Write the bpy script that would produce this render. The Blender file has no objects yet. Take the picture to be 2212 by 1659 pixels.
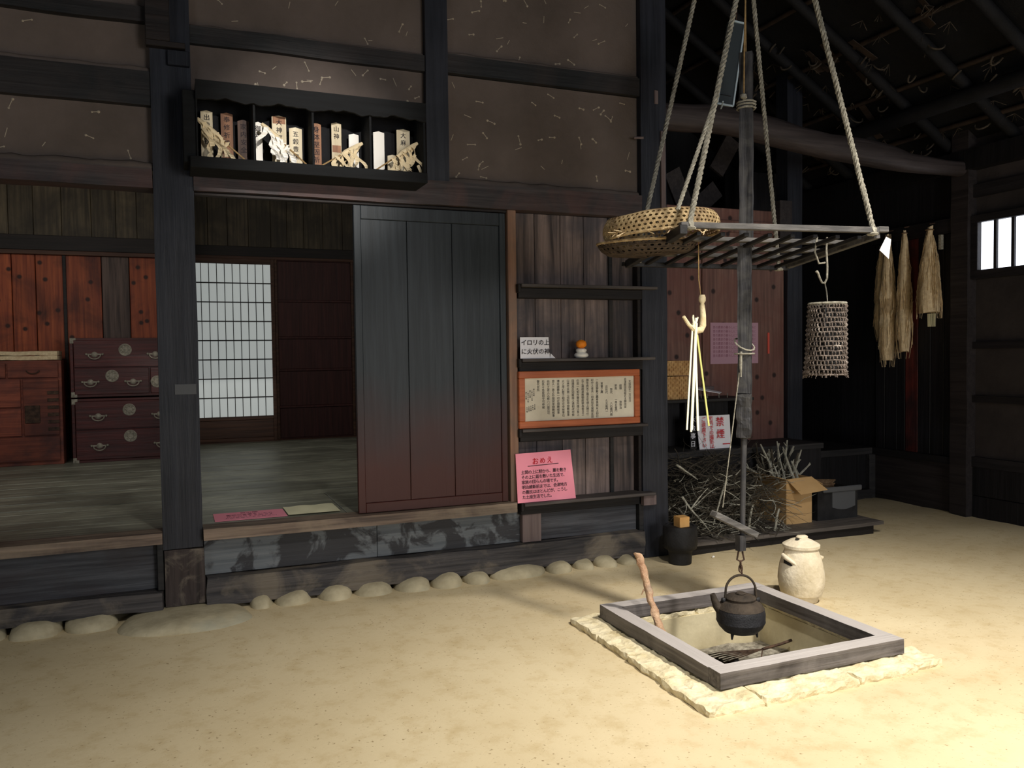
import bpy, bmesh, math, random
from mathutils import Vector, Matrix, noise
random.seed(7)
S = bpy.context.scene
COL = S.collection
R_ = math.radians

# ------------------------------------------------------------------ camera
cam = bpy.data.objects.new('camera', bpy.data.cameras.new('camera')); COL.objects.link(cam)
yaw, pitch, roll = R_(22.36), R_(-2.04), R_(-0.73)
fwd = Vector((math.sin(yaw)*math.cos(pitch), math.cos(yaw)*math.cos(pitch), math.sin(pitch)))
rt = Vector((math.cos(yaw), -math.sin(yaw), 0)); up = rt.cross(fwd)
r2 = math.cos(roll)*rt + math.sin(roll)*up; u2 = -math.sin(roll)*rt + math.cos(roll)*up
cam.matrix_world = Matrix.Translation((0, -4.847, 1.40)) @ Matrix((r2, u2, -fwd)).transposed().to_4x4()
cam.data.sensor_width = 36; cam.data.lens = 1785/2212*36
cam.data.clip_start = 0.05
S.camera = cam
# ------------------------------------------------------------------ light
S.view_settings.view_transform = 'Standard'; S.view_settings.look = 'None'
S.view_settings.exposure = 0.0; S.view_settings.gamma = 1; S.view_settings.use_curve_mapping = False
w = bpy.data.worlds.new('sky'); S.world = w; w.use_nodes = True
w.node_tree.nodes['Background'].inputs[0].default_value = (0.72, 0.84, 1.0, 1)
w.node_tree.nodes['Background'].inputs[1].default_value = 2.2
def area(name, loc, target, sx, sy, power, col, spread=180):
    l = bpy.data.lights.new(name, 'AREA'); l.shape = 'RECTANGLE'; l.size = sx; l.size_y = sy
    l.energy = power; l.color = col; l.spread = R_(spread)
    o = bpy.data.objects.new(name, l); COL.objects.link(o); o.location = loc
    o.rotation_euler = (Vector(target)-Vector(loc)).to_track_quat('-Z', 'Y').to_euler(); return o
def spot(name, loc, target, power, col, ang, blend, size=.1):
    l = bpy.data.lights.new(name, 'SPOT'); l.energy = power; l.color = col; l.spot_size = R_(ang); l.spot_blend = blend; l.shadow_soft_size = size
    o = bpy.data.objects.new(name, l); COL.objects.link(o); o.location = loc
    o.rotation_euler = (Vector(target)-Vector(loc)).to_track_quat('-Z', 'Y').to_euler(); return o
area('entrance_daylight', (3.4, -8.3, 1.7), (2.2, 0, 1.2), 1.9, 1.9, 118, (1.0, .965, .92))
area('side_window_daylight', (-3.2, -4.2, 1.9), (1.5, -1.0, 1.0), 1.6, 1.2, 26, (.84, .92, 1.0))
spot('ceiling_spotlight_right', (3.05, -3.55, 3.9), (2.95, -2.75, 0), 930, (1.0, .93, .82), 92, 1.0, .12)
spot('ceiling_spotlight_left', (1.2, -4.4, 3.9), (1.5, -2.9, 0), 410, (1.0, .94, .84), 96, 1.0, .12)
spot('altar_fill', (.95, -4.0, 3.25), (.77, -.15, 2.58), 620, (1.0, .95, .88), 20, 1.0, .04)  # added lamp to brighten the god shelf contents, no fixture seen there
area('back_room_fill', (-1.6, 1.2, 2.9), (-.4, 3.9, 1.0), 1.5, .8, 13, (1.0, .95, .86))  # added fill lamp, lifts the planks and floor of the back room
area('back_room_fill_right', (1.9, 1.0, 2.9), (.9, 4.4, 1.2), 1.2, .6, 12, (1.0, .96, .86))  # second added fill, for the far wall of the centre bay

# ------------------------------------------------------------------ materials
def lin(c):
    o = []
    for v in c:
        v /= 255.; o.append(v/12.92 if v <= .04045 else ((v+.055)/1.055)**2.4)
    return (*o, 1)
def new_mat(name):
    m = bpy.data.materials.new(name); m.use_nodes = True; n = m.node_tree
    return m, n, n.nodes['Principled BSDF'], n.links
def node(n, t, **k):
    x = n.nodes.new(t)
    for a, b in k.items():
        if a.startswith('i_'): x.inputs[a[2:].replace('_', ' ')].default_value = b
        else: setattr(x, a, b)
    return x
def ramp(n, src, stops):
    r = n.nodes.new('ShaderNodeValToRGB'); e = r.color_ramp.elements
    while len(e) < len(stops): e.new(.5)
    for i, (p, c) in enumerate(stops): e[i].position = p; e[i].color = c if len(c) == 4 else (*c, 1)
    n.links.new(src, r.inputs[0]); return r
def mixc(n, fac, a, b, mode='MIX'):
    x = n.nodes.new('ShaderNodeMix'); x.data_type = 'RGBA'; x.blend_type = mode
    if isinstance(fac, (int, float)): x.inputs[0].default_value = fac
    else: n.links.new(fac, x.inputs[0])
    for i, v in ((6, a), (7, b)):
        if isinstance(v, tuple): x.inputs[i].default_value = v
        else: n.links.new(v, x.inputs[i])
    return x.outputs[2]
def bumpit(n, b, src, strength, dist=.01):
    bp = node(n, 'ShaderNodeBump', i_Strength=strength, i_Distance=dist)
    n.links.new(src, bp.inputs['Height']); n.links.new(bp.outputs[0], b.inputs['Normal'])
def wood(name, c1, c2, axis='x', patch=None, pamt=.5, pscale=2.2, rough=.62, fine=34, rnd=.3, bump=.5, pedge=(.42, .62), knots=None):
    m, n, b, l = new_mat(name)
    tc = node(n, 'ShaderNodeTexCoord'); oi = node(n, 'ShaderNodeObjectInfo')
    mp = node(n, 'ShaderNodeMapping'); s = [fine]*3; s['xyz'.index(axis)] = fine/22.; mp.inputs['Scale'].default_value = s
    l.new(tc.outputs['Object'], mp.inputs[0])
    ad = node(n, 'ShaderNodeVectorMath', operation='ADD'); l.new(mp.outputs[0], ad.inputs[0])
    ml = node(n, 'ShaderNodeMath', operation='MULTIPLY'); ml.inputs[1].default_value = 37.; l.new(oi.outputs['Random'], ml.inputs[0]); l.new(ml.outputs[0], ad.inputs[1])
    nz = node(n, 'ShaderNodeTexNoise', i_Scale=1., i_Detail=7., i_Roughness=.62, i_Distortion=.35); l.new(ad.outputs[0], nz.inputs['Vector'])
    col = ramp(n, nz.outputs[0], [(.36, lin(c1)), (.66, lin(c2))]).outputs[0]
    n2 = node(n, 'ShaderNodeTexNoise', i_Scale=pscale, i_Detail=6., i_Roughness=.6, i_Distortion=.6); l.new(tc.outputs['Object'], n2.inputs['Vector'])
    if patch:
        f = ramp(n, n2.outputs[0], [(pedge[0], (0, 0, 0)), (pedge[1], (pamt,)*3)]); col = mixc(n, f.outputs[0], col, lin(patch))
    if knots:
        sx = node(n, 'ShaderNodeSeparateXYZ'); cx_ = node(n, 'ShaderNodeCombineXYZ'); l.new(tc.outputs['Object'], sx.inputs[0]); l.new(sx.outputs[0], cx_.inputs[0]); l.new(sx.outputs[2], cx_.inputs[1])
        vo = node(n, 'ShaderNodeTexVoronoi', voronoi_dimensions='2D', i_Scale=4.4, i_Randomness=1.); l.new(cx_.outputs[0], vo.inputs['Vector'])
        kf = ramp(n, vo.outputs['Distance'], [(.06, (1, 1, 1)), (.12, (0, 0, 0))]); col = mixc(n, kf.outputs[0], col, lin(knots))
    mr = node(n, 'ShaderNodeMapRange'); mr.inputs['To Min'].default_value = 1-rnd; mr.inputs['To Max'].default_value = 1+rnd; l.new(oi.outputs['Random'], mr.inputs[0])
    cb = node(n, 'ShaderNodeCombineXYZ')
    for i in range(3): l.new(mr.outputs[0], cb.inputs[i])
    col = mixc(n, 1., col, cb.outputs[0], 'MULTIPLY')
    l.new(col, b.inputs['Base Color']); b.inputs['Roughness'].default_value = rough; b.inputs['Specular IOR Level'].default_value = .35
    bumpit(n, b, nz.outputs[0], bump, .008); return m
def rough_mat(name, c1, c2, scale=6, rough=.9, bump=.4, c3=None, c3edge=(.55, .7), bscale=None, metal=0, spec=.3):
    m, n, b, l = new_mat(name); tc = node(n, 'ShaderNodeTexCoord')
    nz = node(n, 'ShaderNodeTexNoise', i_Scale=scale, i_Detail=9., i_Roughness=.62); l.new(tc.outputs['Object'], nz.inputs['Vector'])
    col = ramp(n, nz.outputs[0], [(.32, lin(c1)), (.68, lin(c2))]).outputs[0]
    if c3:
        n3 = node(n, 'ShaderNodeTexNoise', i_Scale=scale*.4, i_Detail=6.); l.new(tc.outputs['Object'], n3.inputs['Vector'])
        f = ramp(n, n3.outputs[0], [(c3edge[0], (0, 0, 0)), (c3edge[1], (.8,)*3)]); col = mixc(n, f.outputs[0], col, lin(c3))
    l.new(col, b.inputs['Base Color']); b.inputs['Roughness'].default_value = rough; b.inputs['Metallic'].default_value = metal; b.inputs['Specular IOR Level'].default_value = spec
    n4 = node(n, 'ShaderNodeTexNoise', i_Scale=bscale or scale*6, i_Detail=8.); l.new(tc.outputs['Object'], n4.inputs['Vector'])
    bumpit(n, b, n4.outputs[0], bump, .01); return m
def flat(name, c, rough=.8, metal=0, emit=0):
    m, n, b, l = new_mat(name); b.inputs['Base Color'].default_value = lin(c); b.inputs['Roughness'].default_value = rough; b.inputs['Metallic'].default_value = metal
    if emit: b.inputs['Emission Color'].default_value = lin(c); b.inputs['Emission Strength'].default_value = emit
    return m

M = {}
M['post'] = wood('sooty_post_wood', (22, 25, 33), (38, 41, 50), 'z', patch=(52, 52, 60), pamt=.35, rough=.5, rnd=.12)
M['postfoot'] = wood('worn_post_foot_wood', (38, 31, 30), (66, 56, 54), 'z', patch=(136, 126, 112), pamt=.55, pscale=7, rnd=.05, pedge=(.5, .66))
M['beam'] = wood('sooty_beam_wood', (20, 22, 25), (38, 39, 40), 'x', patch=(56, 48, 46), pamt=.5, rnd=.12)
M['altarwood'] = wood('sooty_altar_wood', (9, 10, 12), (18, 20, 22), 'x', rnd=.1, rough=.9)
M['lintel'] = wood('lintel_wood', (42, 39, 41), (70, 65, 66), 'x', patch=(94, 66, 62), pamt=.5, pscale=3, rnd=.05)
M['sill'] = wood('worn_threshold_wood', (78, 66, 60), (134, 116, 102), 'x', patch=(150, 136, 116), pamt=.4, rnd=.08)
M['groundsill'] = wood('weathered_ground_sill_wood', (38, 38, 42), (80, 76, 76), 'x', patch=(128, 118, 104), pamt=.55, pscale=3.2, rnd=.05, bump=.9, pedge=(.5, .64))
M['skirt'] = wood('peeling_skirting_board_wood', (88, 94, 100), (112, 116, 120), 'x', patch=(46, 46, 50), pamt=.95, pscale=5.5, rnd=.08, pedge=(.46, .53))
M['skirt2'] = wood('dark_skirting_board_wood', (42, 44, 50), (80, 82, 88), 'x', patch=(54, 46, 48), pamt=.6, rnd=.08)
M['shelfwood'] = wood('shelf_board_wood', (54, 50, 50), (88, 82, 80), 'x', rnd=.1)
M['shelfbracket'] = wood('shelf_ledger_wood', (16, 13, 13), (28, 24, 24), 'x', rnd=.1)
M['wallplank'] = wood('grey_brown_wall_plank_wood', (56, 49, 49), (134, 117, 112), 'z', patch=(56, 56, 64), pamt=.7, rnd=.34, fine=24)
M['palepost'] = wood('pale_brown_trim_wood', (128, 92, 74), (160, 122, 98), 'z', patch=(110, 96, 86), pamt=.7, rnd=.05)
M['patchpost'] = wood('dusty_mauve_stud_wood', (98, 84, 84), (118, 104, 102), 'z', rnd=.05)
M['roomfloor'] = wood('worn_floorboard_wood', (124, 126, 114), (176, 176, 158), 'x', patch=(100, 100, 90), pamt=.6, rnd=.2, rough=.42, bump=.25)
M['farplank'] = wood('dim_back_wall_plank_wood', (62, 54, 42), (104, 92, 72), 'z', patch=(46, 40, 34), pamt=.7, rnd=.25)
M['farbeam'] = wood('black_inner_beam_wood', (24, 20, 20), (40, 32, 30), 'x', rnd=.1)
M['farbrown'] = wood('dark_brown_inner_rail_wood', (58, 38, 30), (86, 58, 44), 'x', rnd=.1)
M['fardoor'] = wood('dark_lacquered_panel_wood', (52, 26, 26), (72, 38, 36), 'z', rnd=.2)
M['orangeplank'] = wood('red_orange_plank_wood', (128, 60, 40), (176, 92, 56), 'z', patch=(64, 36, 32), pamt=.85, rnd=.22, knots=(56, 30, 24), pedge=(.46, .66))
M['greyplank'] = wood('grey_worn_plank_wood', (58, 46, 42), (100, 82, 74), 'z', rnd=.1)
M['tansu'] = wood('oxblood_chest_wood', (58, 25, 24), (86, 36, 33), 'x', patch=(50, 29, 28), pamt=.6, rnd=.12, rough=.45)
M['cup'] = wood('faded_cupboard_wood', (110, 56, 44), (156, 84, 62), 'x', patch=(74, 46, 44), pamt=.85, rnd=.25)
M['iron'] = rough_mat('aged_iron_fitting', (120, 116, 104), (168, 160, 144), 40, .5, .5, metal=.35)
M['knotwood'] = wood('knotty_reddish_board_wood', (98, 72, 66), (134, 100, 90), 'z', patch=(108, 66, 60), pamt=.6, rnd=.14, knots=(44, 30, 30))
M['dark'] = wood('blackened_plank_wood', (11, 11, 14), (26, 24, 28), 'z', rnd=.35)
M['darkx'] = wood('blackened_rail_wood', (30, 30, 32), (52, 50, 50), 'x', rnd=.25)
M['darky'] = wood('blackened_side_rail_wood', (22, 21, 24), (38, 35, 38), 'y', rnd=.25)
M['redplank'] = wood('dull_red_plank_wood', (84, 32, 28), (112, 44, 38), 'z', patch=(30, 24, 26), pamt=.8, rnd=.05)
M['sideboard'] = wood('dull_brown_side_board_wood', (34, 30, 31), (54, 48, 48), 'y', rnd=.1)
M['log'] = wood('curved_log_wood', (42, 36, 36), (68, 60, 60), 'x', rnd=.05, fine=22, bump=.8)
M['bench'] = wood('low_bench_wood', (62, 58, 56), (98, 92, 88), 'x', rnd=.12)
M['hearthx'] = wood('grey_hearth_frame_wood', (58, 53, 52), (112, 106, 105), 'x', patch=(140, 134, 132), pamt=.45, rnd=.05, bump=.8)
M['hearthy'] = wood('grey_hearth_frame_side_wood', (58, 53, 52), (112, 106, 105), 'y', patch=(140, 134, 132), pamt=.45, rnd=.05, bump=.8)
def paint_top_light(m):   # light from above painted in: upward faces mixed paler
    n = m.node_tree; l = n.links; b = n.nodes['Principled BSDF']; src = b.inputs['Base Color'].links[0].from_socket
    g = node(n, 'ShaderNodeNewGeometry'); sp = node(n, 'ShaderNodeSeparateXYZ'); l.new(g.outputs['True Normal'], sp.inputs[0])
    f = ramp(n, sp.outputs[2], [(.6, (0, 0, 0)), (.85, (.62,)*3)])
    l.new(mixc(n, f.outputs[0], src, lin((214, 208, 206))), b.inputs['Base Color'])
paint_top_light(M['hearthx']); paint_top_light(M['hearthy'])
M['pole'] = wood('smoked_pole_wood', (24, 24, 28), (60, 60, 64), 'z', patch=(88, 86, 82), pamt=.35, pscale=16, rnd=.05, bump=1.)
M['rack'] = wood('smoked_rack_wood', (66, 65, 65), (106, 103, 101), 'x', rnd=.15)
M['rackdark'] = wood('sooty_rack_slat_wood', (18, 18, 21), (36, 35, 37), 'y', rnd=.2)
M['clay'] = rough_mat('pale_unglazed_clay', (192, 178, 148), (236, 226, 204), 7, .85, .5, c3=(168, 154, 128))
M['plasterpit'] = rough_mat('pale_pit_plaster', (190, 178, 146), (222, 212, 180), 4, .9, .3, c3=(160, 144, 110), c3edge=(.6, .75))
M['apron'] = rough_mat('rough_tuff_stone', (204, 190, 152), (236, 226, 196), 14, .95, 1., c3=(190, 174, 134), bscale=30)
M['stone'] = rough_mat('river_stone', (160, 150, 124), (194, 184, 156), 7, .85, .3, c3=(160, 162, 148))
M['ash'] = rough_mat('grey_ash', (96, 90, 80), (190, 184, 170), 30, .95, 1.)
M['kettle'] = rough_mat('black_cast_iron', (20, 20, 23), (40, 40, 44), 20, .6, .35, spec=.4)
M['kettletop'] = rough_mat('dusty_cast_iron', (40, 35, 31), (72, 62, 52), 14, .8, .4)
M['rust'] = rough_mat('rusty_iron', (42, 30, 24), (88, 66, 52), 30, .7, .4)
M['rope'] = rough_mat('grey_straw_rope', (122, 118, 106), (188, 184, 170), 60, .95, .8)
M['twine'] = rough_mat('tan_twine', (140, 112, 74), (176, 146, 100), 60, .9, .6)
M['straw'] = rough_mat('dry_straw', (214, 188, 148), (244, 224, 186), 40, .9, .6)
M['strawdim'] = rough_mat('old_brown_straw', (96, 74, 54), (142, 116, 88), 40, .9, .6)
M['basket'] = rough_mat('woven_bamboo', (150, 124, 88), (206, 182, 138), 26, .75, .5, c3=(98, 76, 56), c3edge=(.5, .62))
M['basketdark'] = rough_mat('dark_woven_bamboo', (44, 36, 30), (84, 70, 56), 26, .8, .5)
M['fishbasket'] = rough_mat('smoky_woven_wicker', (56, 50, 48), (124, 112, 104), 34, .85, .6, c3=(176, 166, 158), c3edge=(.62, .70))
M['wicker'] = rough_mat('golden_wicker', (168, 126, 78), (214, 176, 122), 30, .75, .5)
M['box'] = rough_mat('brown_cardboard', (176, 142, 96), (192, 158, 112), 3, .85, .05)
M['twig'] = rough_mat('grey_brown_twig', (40, 37, 32), (84, 78, 68), 30, .9, .5)
M['twigpale'] = rough_mat('lichen_grey_branch', (112, 112, 102), (182, 180, 168), 30, .9, .5)
M['drift'] = rough_mat('stripped_driftwood', (150, 110, 84), (206, 176, 146), 18, .8, .6, c3=(110, 104, 98))
M['bone'] = rough_mat('peeled_branch', (206, 184, 140), (236, 222, 188), 22, .6, .3, c3=(150, 96, 64), c3edge=(.6, .75))
M['reed'] = flat('fresh_peeled_reed', (246, 244, 214), .55)
M['reedgreen'] = flat('greenish_reed', (196, 196, 120), .55)
M['white'] = flat('white_paper', (236, 236, 244), .8)
M['cream'] = flat('cream_paper', (240, 236, 200), .8)
M['manu'] = rough_mat('aged_manuscript_paper', (206, 198, 180), (232, 226, 208), 3, .85, .02)
M['pink'] = flat('pink_card', (255, 158, 180), .75)
M['dimpink'] = flat('faded_pink_poster', (184, 146, 164), .8)
M['ink'] = flat('black_ink', (26, 16, 24), .8)
M['sumi'] = flat('faded_grey_ink', (52, 46, 42), .8)
M['redink'] = flat('red_ink', (196, 24, 40), .8)
M['purpleink'] = flat('faint_purple_ink', (128, 70, 92), .8)
M['frame'] = wood('orange_brown_picture_frame_wood', (166, 88, 52), (196, 112, 70), 'x', rnd=.1, rough=.4)
M['mochi'] = flat('glazed_white_rice_cake', (232, 230, 224), .3)
M['orange'] = rough_mat('mandarin_peel', (236, 128, 24), (246, 150, 40), 60, .45, .3)
M['tablet_old'] = wood('browned_talisman_wood', (118, 82, 60), (156, 112, 82), 'z', rnd=.2)
M['tablet_dark'] = wood('sooty_talisman_wood', (50, 36, 32), (80, 60, 50), 'z', rnd=.2)
M['tablet_pale'] = wood('pale_talisman_wood', (204, 188, 156), (232, 220, 192), 'z', rnd=.08)
M['tablet_white'] = flat('white_talisman_paper', (240, 236, 228), .8)
M['paperstrip'] = flat('yellowed_folded_paper', (214, 196, 160), .85)
M['shoji'] = flat('backlit_shoji_paper', (192, 198, 196), .9, emit=.46)
M['black'] = rough_mat('black_plastic_and_soot', (22, 22, 24), (40, 40, 42), 12, .6, .2)
M['grey'] = flat('dusty_grey_plastic', (78, 80, 84), .6)
M['panel'] = flat('slate_grey_lamp_panel', (46, 54, 59), .5)
M['panelrim'] = flat('pale_enamel_rim', (170, 186, 196), .45)
M['blockwood'] = rough_mat('fresh_cut_wood', (206, 156, 92), (224, 176, 112), 10, .7, .2)
M['fleck'] = flat('pale_straw_fleck', (168, 156, 138), .9)
M['bamboo'] = rough_mat('smoked_bamboo', (30, 25, 22), (62, 50, 42), 10, .6, .3)
M['lash'] = rough_mat('sooty_straw_lashing', (48, 42, 36), (84, 74, 62), 30, .9, .5)
M['thatch'] = rough_mat('sooty_thatch', (7, 7, 9), (16, 15, 16), 16, .98, .8)

def dirt_mat():
    m, n, b, l = new_mat('packed_earth'); tc = node(n, 'ShaderNodeTexCoord')
    a = node(n, 'ShaderNodeTexNoise', i_Scale=1.1, i_Detail=8., i_Roughness=.6); c = node(n, 'ShaderNodeTexNoise', i_Scale=9., i_Detail=9., i_Roughness=.7); d = node(n, 'ShaderNodeTexNoise', i_Scale=70., i_Detail=5.)
    for x in (a, c, d): l.new(tc.outputs['Object'], x.inputs['Vector'])
    c1 = ramp(n, a.outputs[0], [(.3, lin((200, 183, 147))), (.7, lin((216, 201, 167)))]).outputs[0]
    c2 = ramp(n, c.outputs[0], [(.30, lin((226, 216, 196))), (.50, (1, 1, 1))]).outputs[0]
    col = mixc(n, .6, c1, c2, 'MULTIPLY')
    c3 = ramp(n, d.outputs[0], [(.27, lin((150, 130, 100))), (.36, (1, 1, 1))]).outputs[0]
    col = mixc(n, .7, col, c3, 'MULTIPLY'); l.new(col, b.inputs['Base Color']); b.inputs['Roughness'].default_value = .95; b.inputs['Specular IOR Level'].default_value = .2
    bumpit(n, b, c.outputs[0], .35, .012); return m
M['dirt'] = dirt_mat()
def mud_mat():
    m, n, b, l = new_mat('brown_mud_plaster'); tc = node(n, 'ShaderNodeTexCoord')
    a = node(n, 'ShaderNodeTexNoise', i_Scale=1.6, i_Detail=8., i_Roughness=.65); d = node(n, 'ShaderNodeTexNoise', i_Scale=55., i_Detail=6.)
    for x in (a, d): l.new(tc.outputs['Object'], x.inputs['Vector'])
    c1 = ramp(n, a.outputs[0], [(.3, lin((86, 77, 71))), (.7, lin((110, 98, 92)))]).outputs[0]
    l.new(c1, b.inputs['Base Color']); b.inputs['Roughness'].default_value = .95; b.inputs['Specular IOR Level'].default_value = .2
    bumpit(n, b, d.outputs[0], .5, .006); return m
M['mud'] = mud_mat()
M['sidemud'] = rough_mat('dark_smoked_mud', (44, 40, 40), (62, 56, 55), 3, .95, .4)
M['soot'] = rough_mat('sooty_rafter', (8, 8, 10), (20, 20, 24), 8, .8, .4)
def door_mat():   # soot above; light reflected from the floor painted red near the bottom
    m = wood('sooty_door_wood_bounce_tint', (27, 34, 39), (43, 50, 56), 'z', rnd=.06, rough=.5, bump=.2)
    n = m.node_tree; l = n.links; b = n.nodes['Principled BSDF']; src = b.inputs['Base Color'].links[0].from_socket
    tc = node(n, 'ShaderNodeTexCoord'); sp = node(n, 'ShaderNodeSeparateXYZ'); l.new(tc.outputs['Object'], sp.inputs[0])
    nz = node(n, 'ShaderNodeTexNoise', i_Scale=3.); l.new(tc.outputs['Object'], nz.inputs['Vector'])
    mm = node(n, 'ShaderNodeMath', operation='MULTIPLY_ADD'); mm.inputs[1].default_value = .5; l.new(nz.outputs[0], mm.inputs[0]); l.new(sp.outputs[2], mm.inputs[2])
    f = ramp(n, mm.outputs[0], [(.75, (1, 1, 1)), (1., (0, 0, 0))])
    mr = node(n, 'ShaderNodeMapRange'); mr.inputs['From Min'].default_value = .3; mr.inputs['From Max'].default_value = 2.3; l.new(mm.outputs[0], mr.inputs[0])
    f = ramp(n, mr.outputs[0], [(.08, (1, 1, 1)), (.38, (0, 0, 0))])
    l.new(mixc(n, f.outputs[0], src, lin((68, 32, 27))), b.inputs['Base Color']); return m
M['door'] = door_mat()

# ------------------------------------------------------------------ mesh helpers
class MB:
    def __init__(s): s.b = bmesh.new(); s.smooth = False
    def box(s, x0, x1, y0, y1, z0, z1):
        v = [s.b.verts.new((x, y, z)) for x in (x0, x1) for y in (y0, y1) for z in (z0, z1)]
        for f in ((0, 1, 3, 2), (4, 6, 7, 5), (0, 4, 5, 1), (2, 3, 7, 6), (0, 2, 6, 4), (1, 5, 7, 3)): s.b.faces.new([v[i] for i in f])
        return s
    def rbox(s, x0, x1, y0, y1, z0, z1, step=.12, amp=.008, freq=5., seed=0., rnd=0.):
        """a box whose skin is subdivided and roughened, for hewn beams and stone slabs"""
        def ax(a, b): k = max(1, int(round((b-a)/step))); return [a+(b-a)*i/k for i in range(k+1)]
        X, Y, Z = ax(x0, x1), ax(y0, y1), ax(z0, z1); cache = {}
        def V(i, j, k):
            if (i, j, k) not in cache:
                p = Vector((X[i], Y[j], Z[k])); d = noise.noise_vector(p*freq+Vector((seed, seed*2, 0)))*amp
                if rnd:
                    n = (i in (0, len(X)-1))+(j in (0, len(Y)-1))+(k in (0, len(Z)-1))
                    c = Vector(((x0+x1)/2, (y0+y1)/2, (z0+z1)/2))
                    if n >= 2: p = p+(c-p).normalized()*rnd*(n-1)
                cache[(i, j, k)] = s.b.verts.new(p+d)
            return cache[(i, j, k)]
        nx, ny, nz = len(X)-1, len(Y)-1, len(Z)-1
        for i in range(nx):
            for j in range(ny):
                s.b.faces.new([V(i, j, 0), V(i, j+1, 0), V(i+1, j+1, 0), V(i+1, j, 0)]); s.b.faces.new([V(i, j, nz), V(i+1, j, nz), V(i+1, j+1, nz), V(i, j+1, nz)])
        for i in range(nx):
            for k in range(nz):
                s.b.faces.new([V(i, 0, k), V(i+1, 0, k), V(i+1, 0, k+1), V(i, 0, k+1)]); s.b.faces.new([V(i, ny, k), V(i, ny, k+1), V(i+1, ny, k+1), V(i+1, ny, k)])
        for j in range(ny):
            for k in range(nz):
                s.b.faces.new([V(0, j, k), V(0, j, k+1), V(0, j+1, k+1), V(0, j+1, k)]); s.b.faces.new([V(nx, j, k), V(nx, j+1, k), V(nx, j+1, k+1), V(nx, j, k+1)])
        return s
    def bar(s, p, q, w, h, upv=(0, 0, 1)):
        p, q = Vector(p), Vector(q); d = (q-p).normalized(); u = Vector(upv); a = d.cross(u).normalized(); c = a.cross(d)
        v = [s.b.verts.new(o+a*w/2*i+c*h/2*j) for o in (p, q) for i, j in ((-1, -1), (1, -1), (1, 1), (-1, 1))]
        for f in ((0, 3, 2, 1), (4, 5, 6, 7), (0, 1, 5, 4), (1, 2, 6, 5), (2, 3, 7, 6), (3, 0, 4, 7)): s.b.faces.new([v[i] for i in f])
        return s
    def tube(s, pts, r, seg=6, cap=True):
        pts = [Vector(p) for p in pts]; n = len(pts); rr = r if isinstance(r, (list, tuple)) else [r]*n; rings = []
        a = None
        for i, p in enumerate(pts):
            d = (pts[min(i+1, n-1)]-pts[max(i-1, 0)])
            d = d.normalized() if d.length > 1e-9 else Vector((0, 0, 1))
            if a is None: a = d.orthogonal().normalized()
            else: a = (a-d*a.dot(d)); a = a.normalized() if a.length > 1e-6 else d.orthogonal().normalized()
            c = d.cross(a)
            rings.append([s.b.verts.new(p+(a*math.cos(t)+c*math.sin(t))*rr[i]) for t in (2*math.pi*k/seg for k in range(seg))])
        for i in range(n-1):
            for k in range(seg): s.b.faces.new([rings[i][k], rings[i][(k+1) % seg], rings[i+1][(k+1) % seg], rings[i+1][k]])
        if cap: s.b.faces.new(rings[0][::-1]); s.b.faces.new(rings[-1])
        s.smooth = True; return s
    def lathe(s, prof, c=(0, 0, 0), seg=32, wob=0., fr=3.):
        c = Vector(c); rings = []
        for r, z in prof:
            if r < 1e-5: rings.append([s.b.verts.new(c+Vector((0, 0, z)))]); continue
            ring = []
            for k in range(seg):
                t = 2*math.pi*k/seg; p = Vector((math.cos(t)*r, math.sin(t)*r, z))
                if wob: p *= 1+wob*noise.noise(p*fr*10); p.z = z+wob*.3*noise.noise(p*fr*7)*.2
                ring.append(s.b.verts.new(c+p))
            rings.append(ring)
        for a, b in zip(rings, rings[1:]):
            for k in range(seg):
                if len(a) == 1 and len(b) == 1: continue
                if len(a) == 1: s.b.faces.new([a[0], b[(k+1) % seg], b[k]][::-1])
                elif len(b) == 1: s.b.faces.new([a[k], a[(k+1) % seg], b[0]])
                else: s.b.faces.new([a[k], a[(k+1) % seg], b[(k+1) % seg], b[k]])
        s.smooth = True; return s
    def blob(s, c, rx, ry, rz, seed=0., amp=.12, sub=3, fr=1.2):
        m = Matrix.Translation(c) @ Matrix.Diagonal((rx, ry, rz, 1))
        r = bmesh.ops.create_icosphere(s.b, subdivisions=sub, radius=1)
        for v in r['verts']:
            p = v.co.copy(); k = 1+amp*noise.noise(p*fr+Vector((seed, seed*1.7, 0)))
            p = Vector([math.copysign(abs(t)**.82, t) for t in p]); v.co = m @ (p*k)
        s.smooth = True; return s
    def prism(s, poly, off):
        """poly: 3-D points, off: extrusion vector"""
        off = Vector(off); a = [s.b.verts.new(Vector(p)) for p in poly]; b = [s.b.verts.new(Vector(p)+off) for p in poly]
        s.b.faces.new(a[::-1]); s.b.faces.new(b)
        for i in range(len(a)): j = (i+1) % len(a); s.b.faces.new([a[i], a[j], b[j], b[i]])
        return s
    def quad(s, *p): s.b.faces.new([s.b.verts.new(q) for q in p]); return s
    def sphere(s, c, r, sub=2): bmesh.ops.create_icosphere(s.b, subdivisions=sub, radius=r, matrix=Matrix.Translation(c)); s.smooth = True; return s
    def rot(s, m):
        bmesh.ops.transform(s.b, matrix=m, verts=s.b.verts[:]); return s
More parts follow.
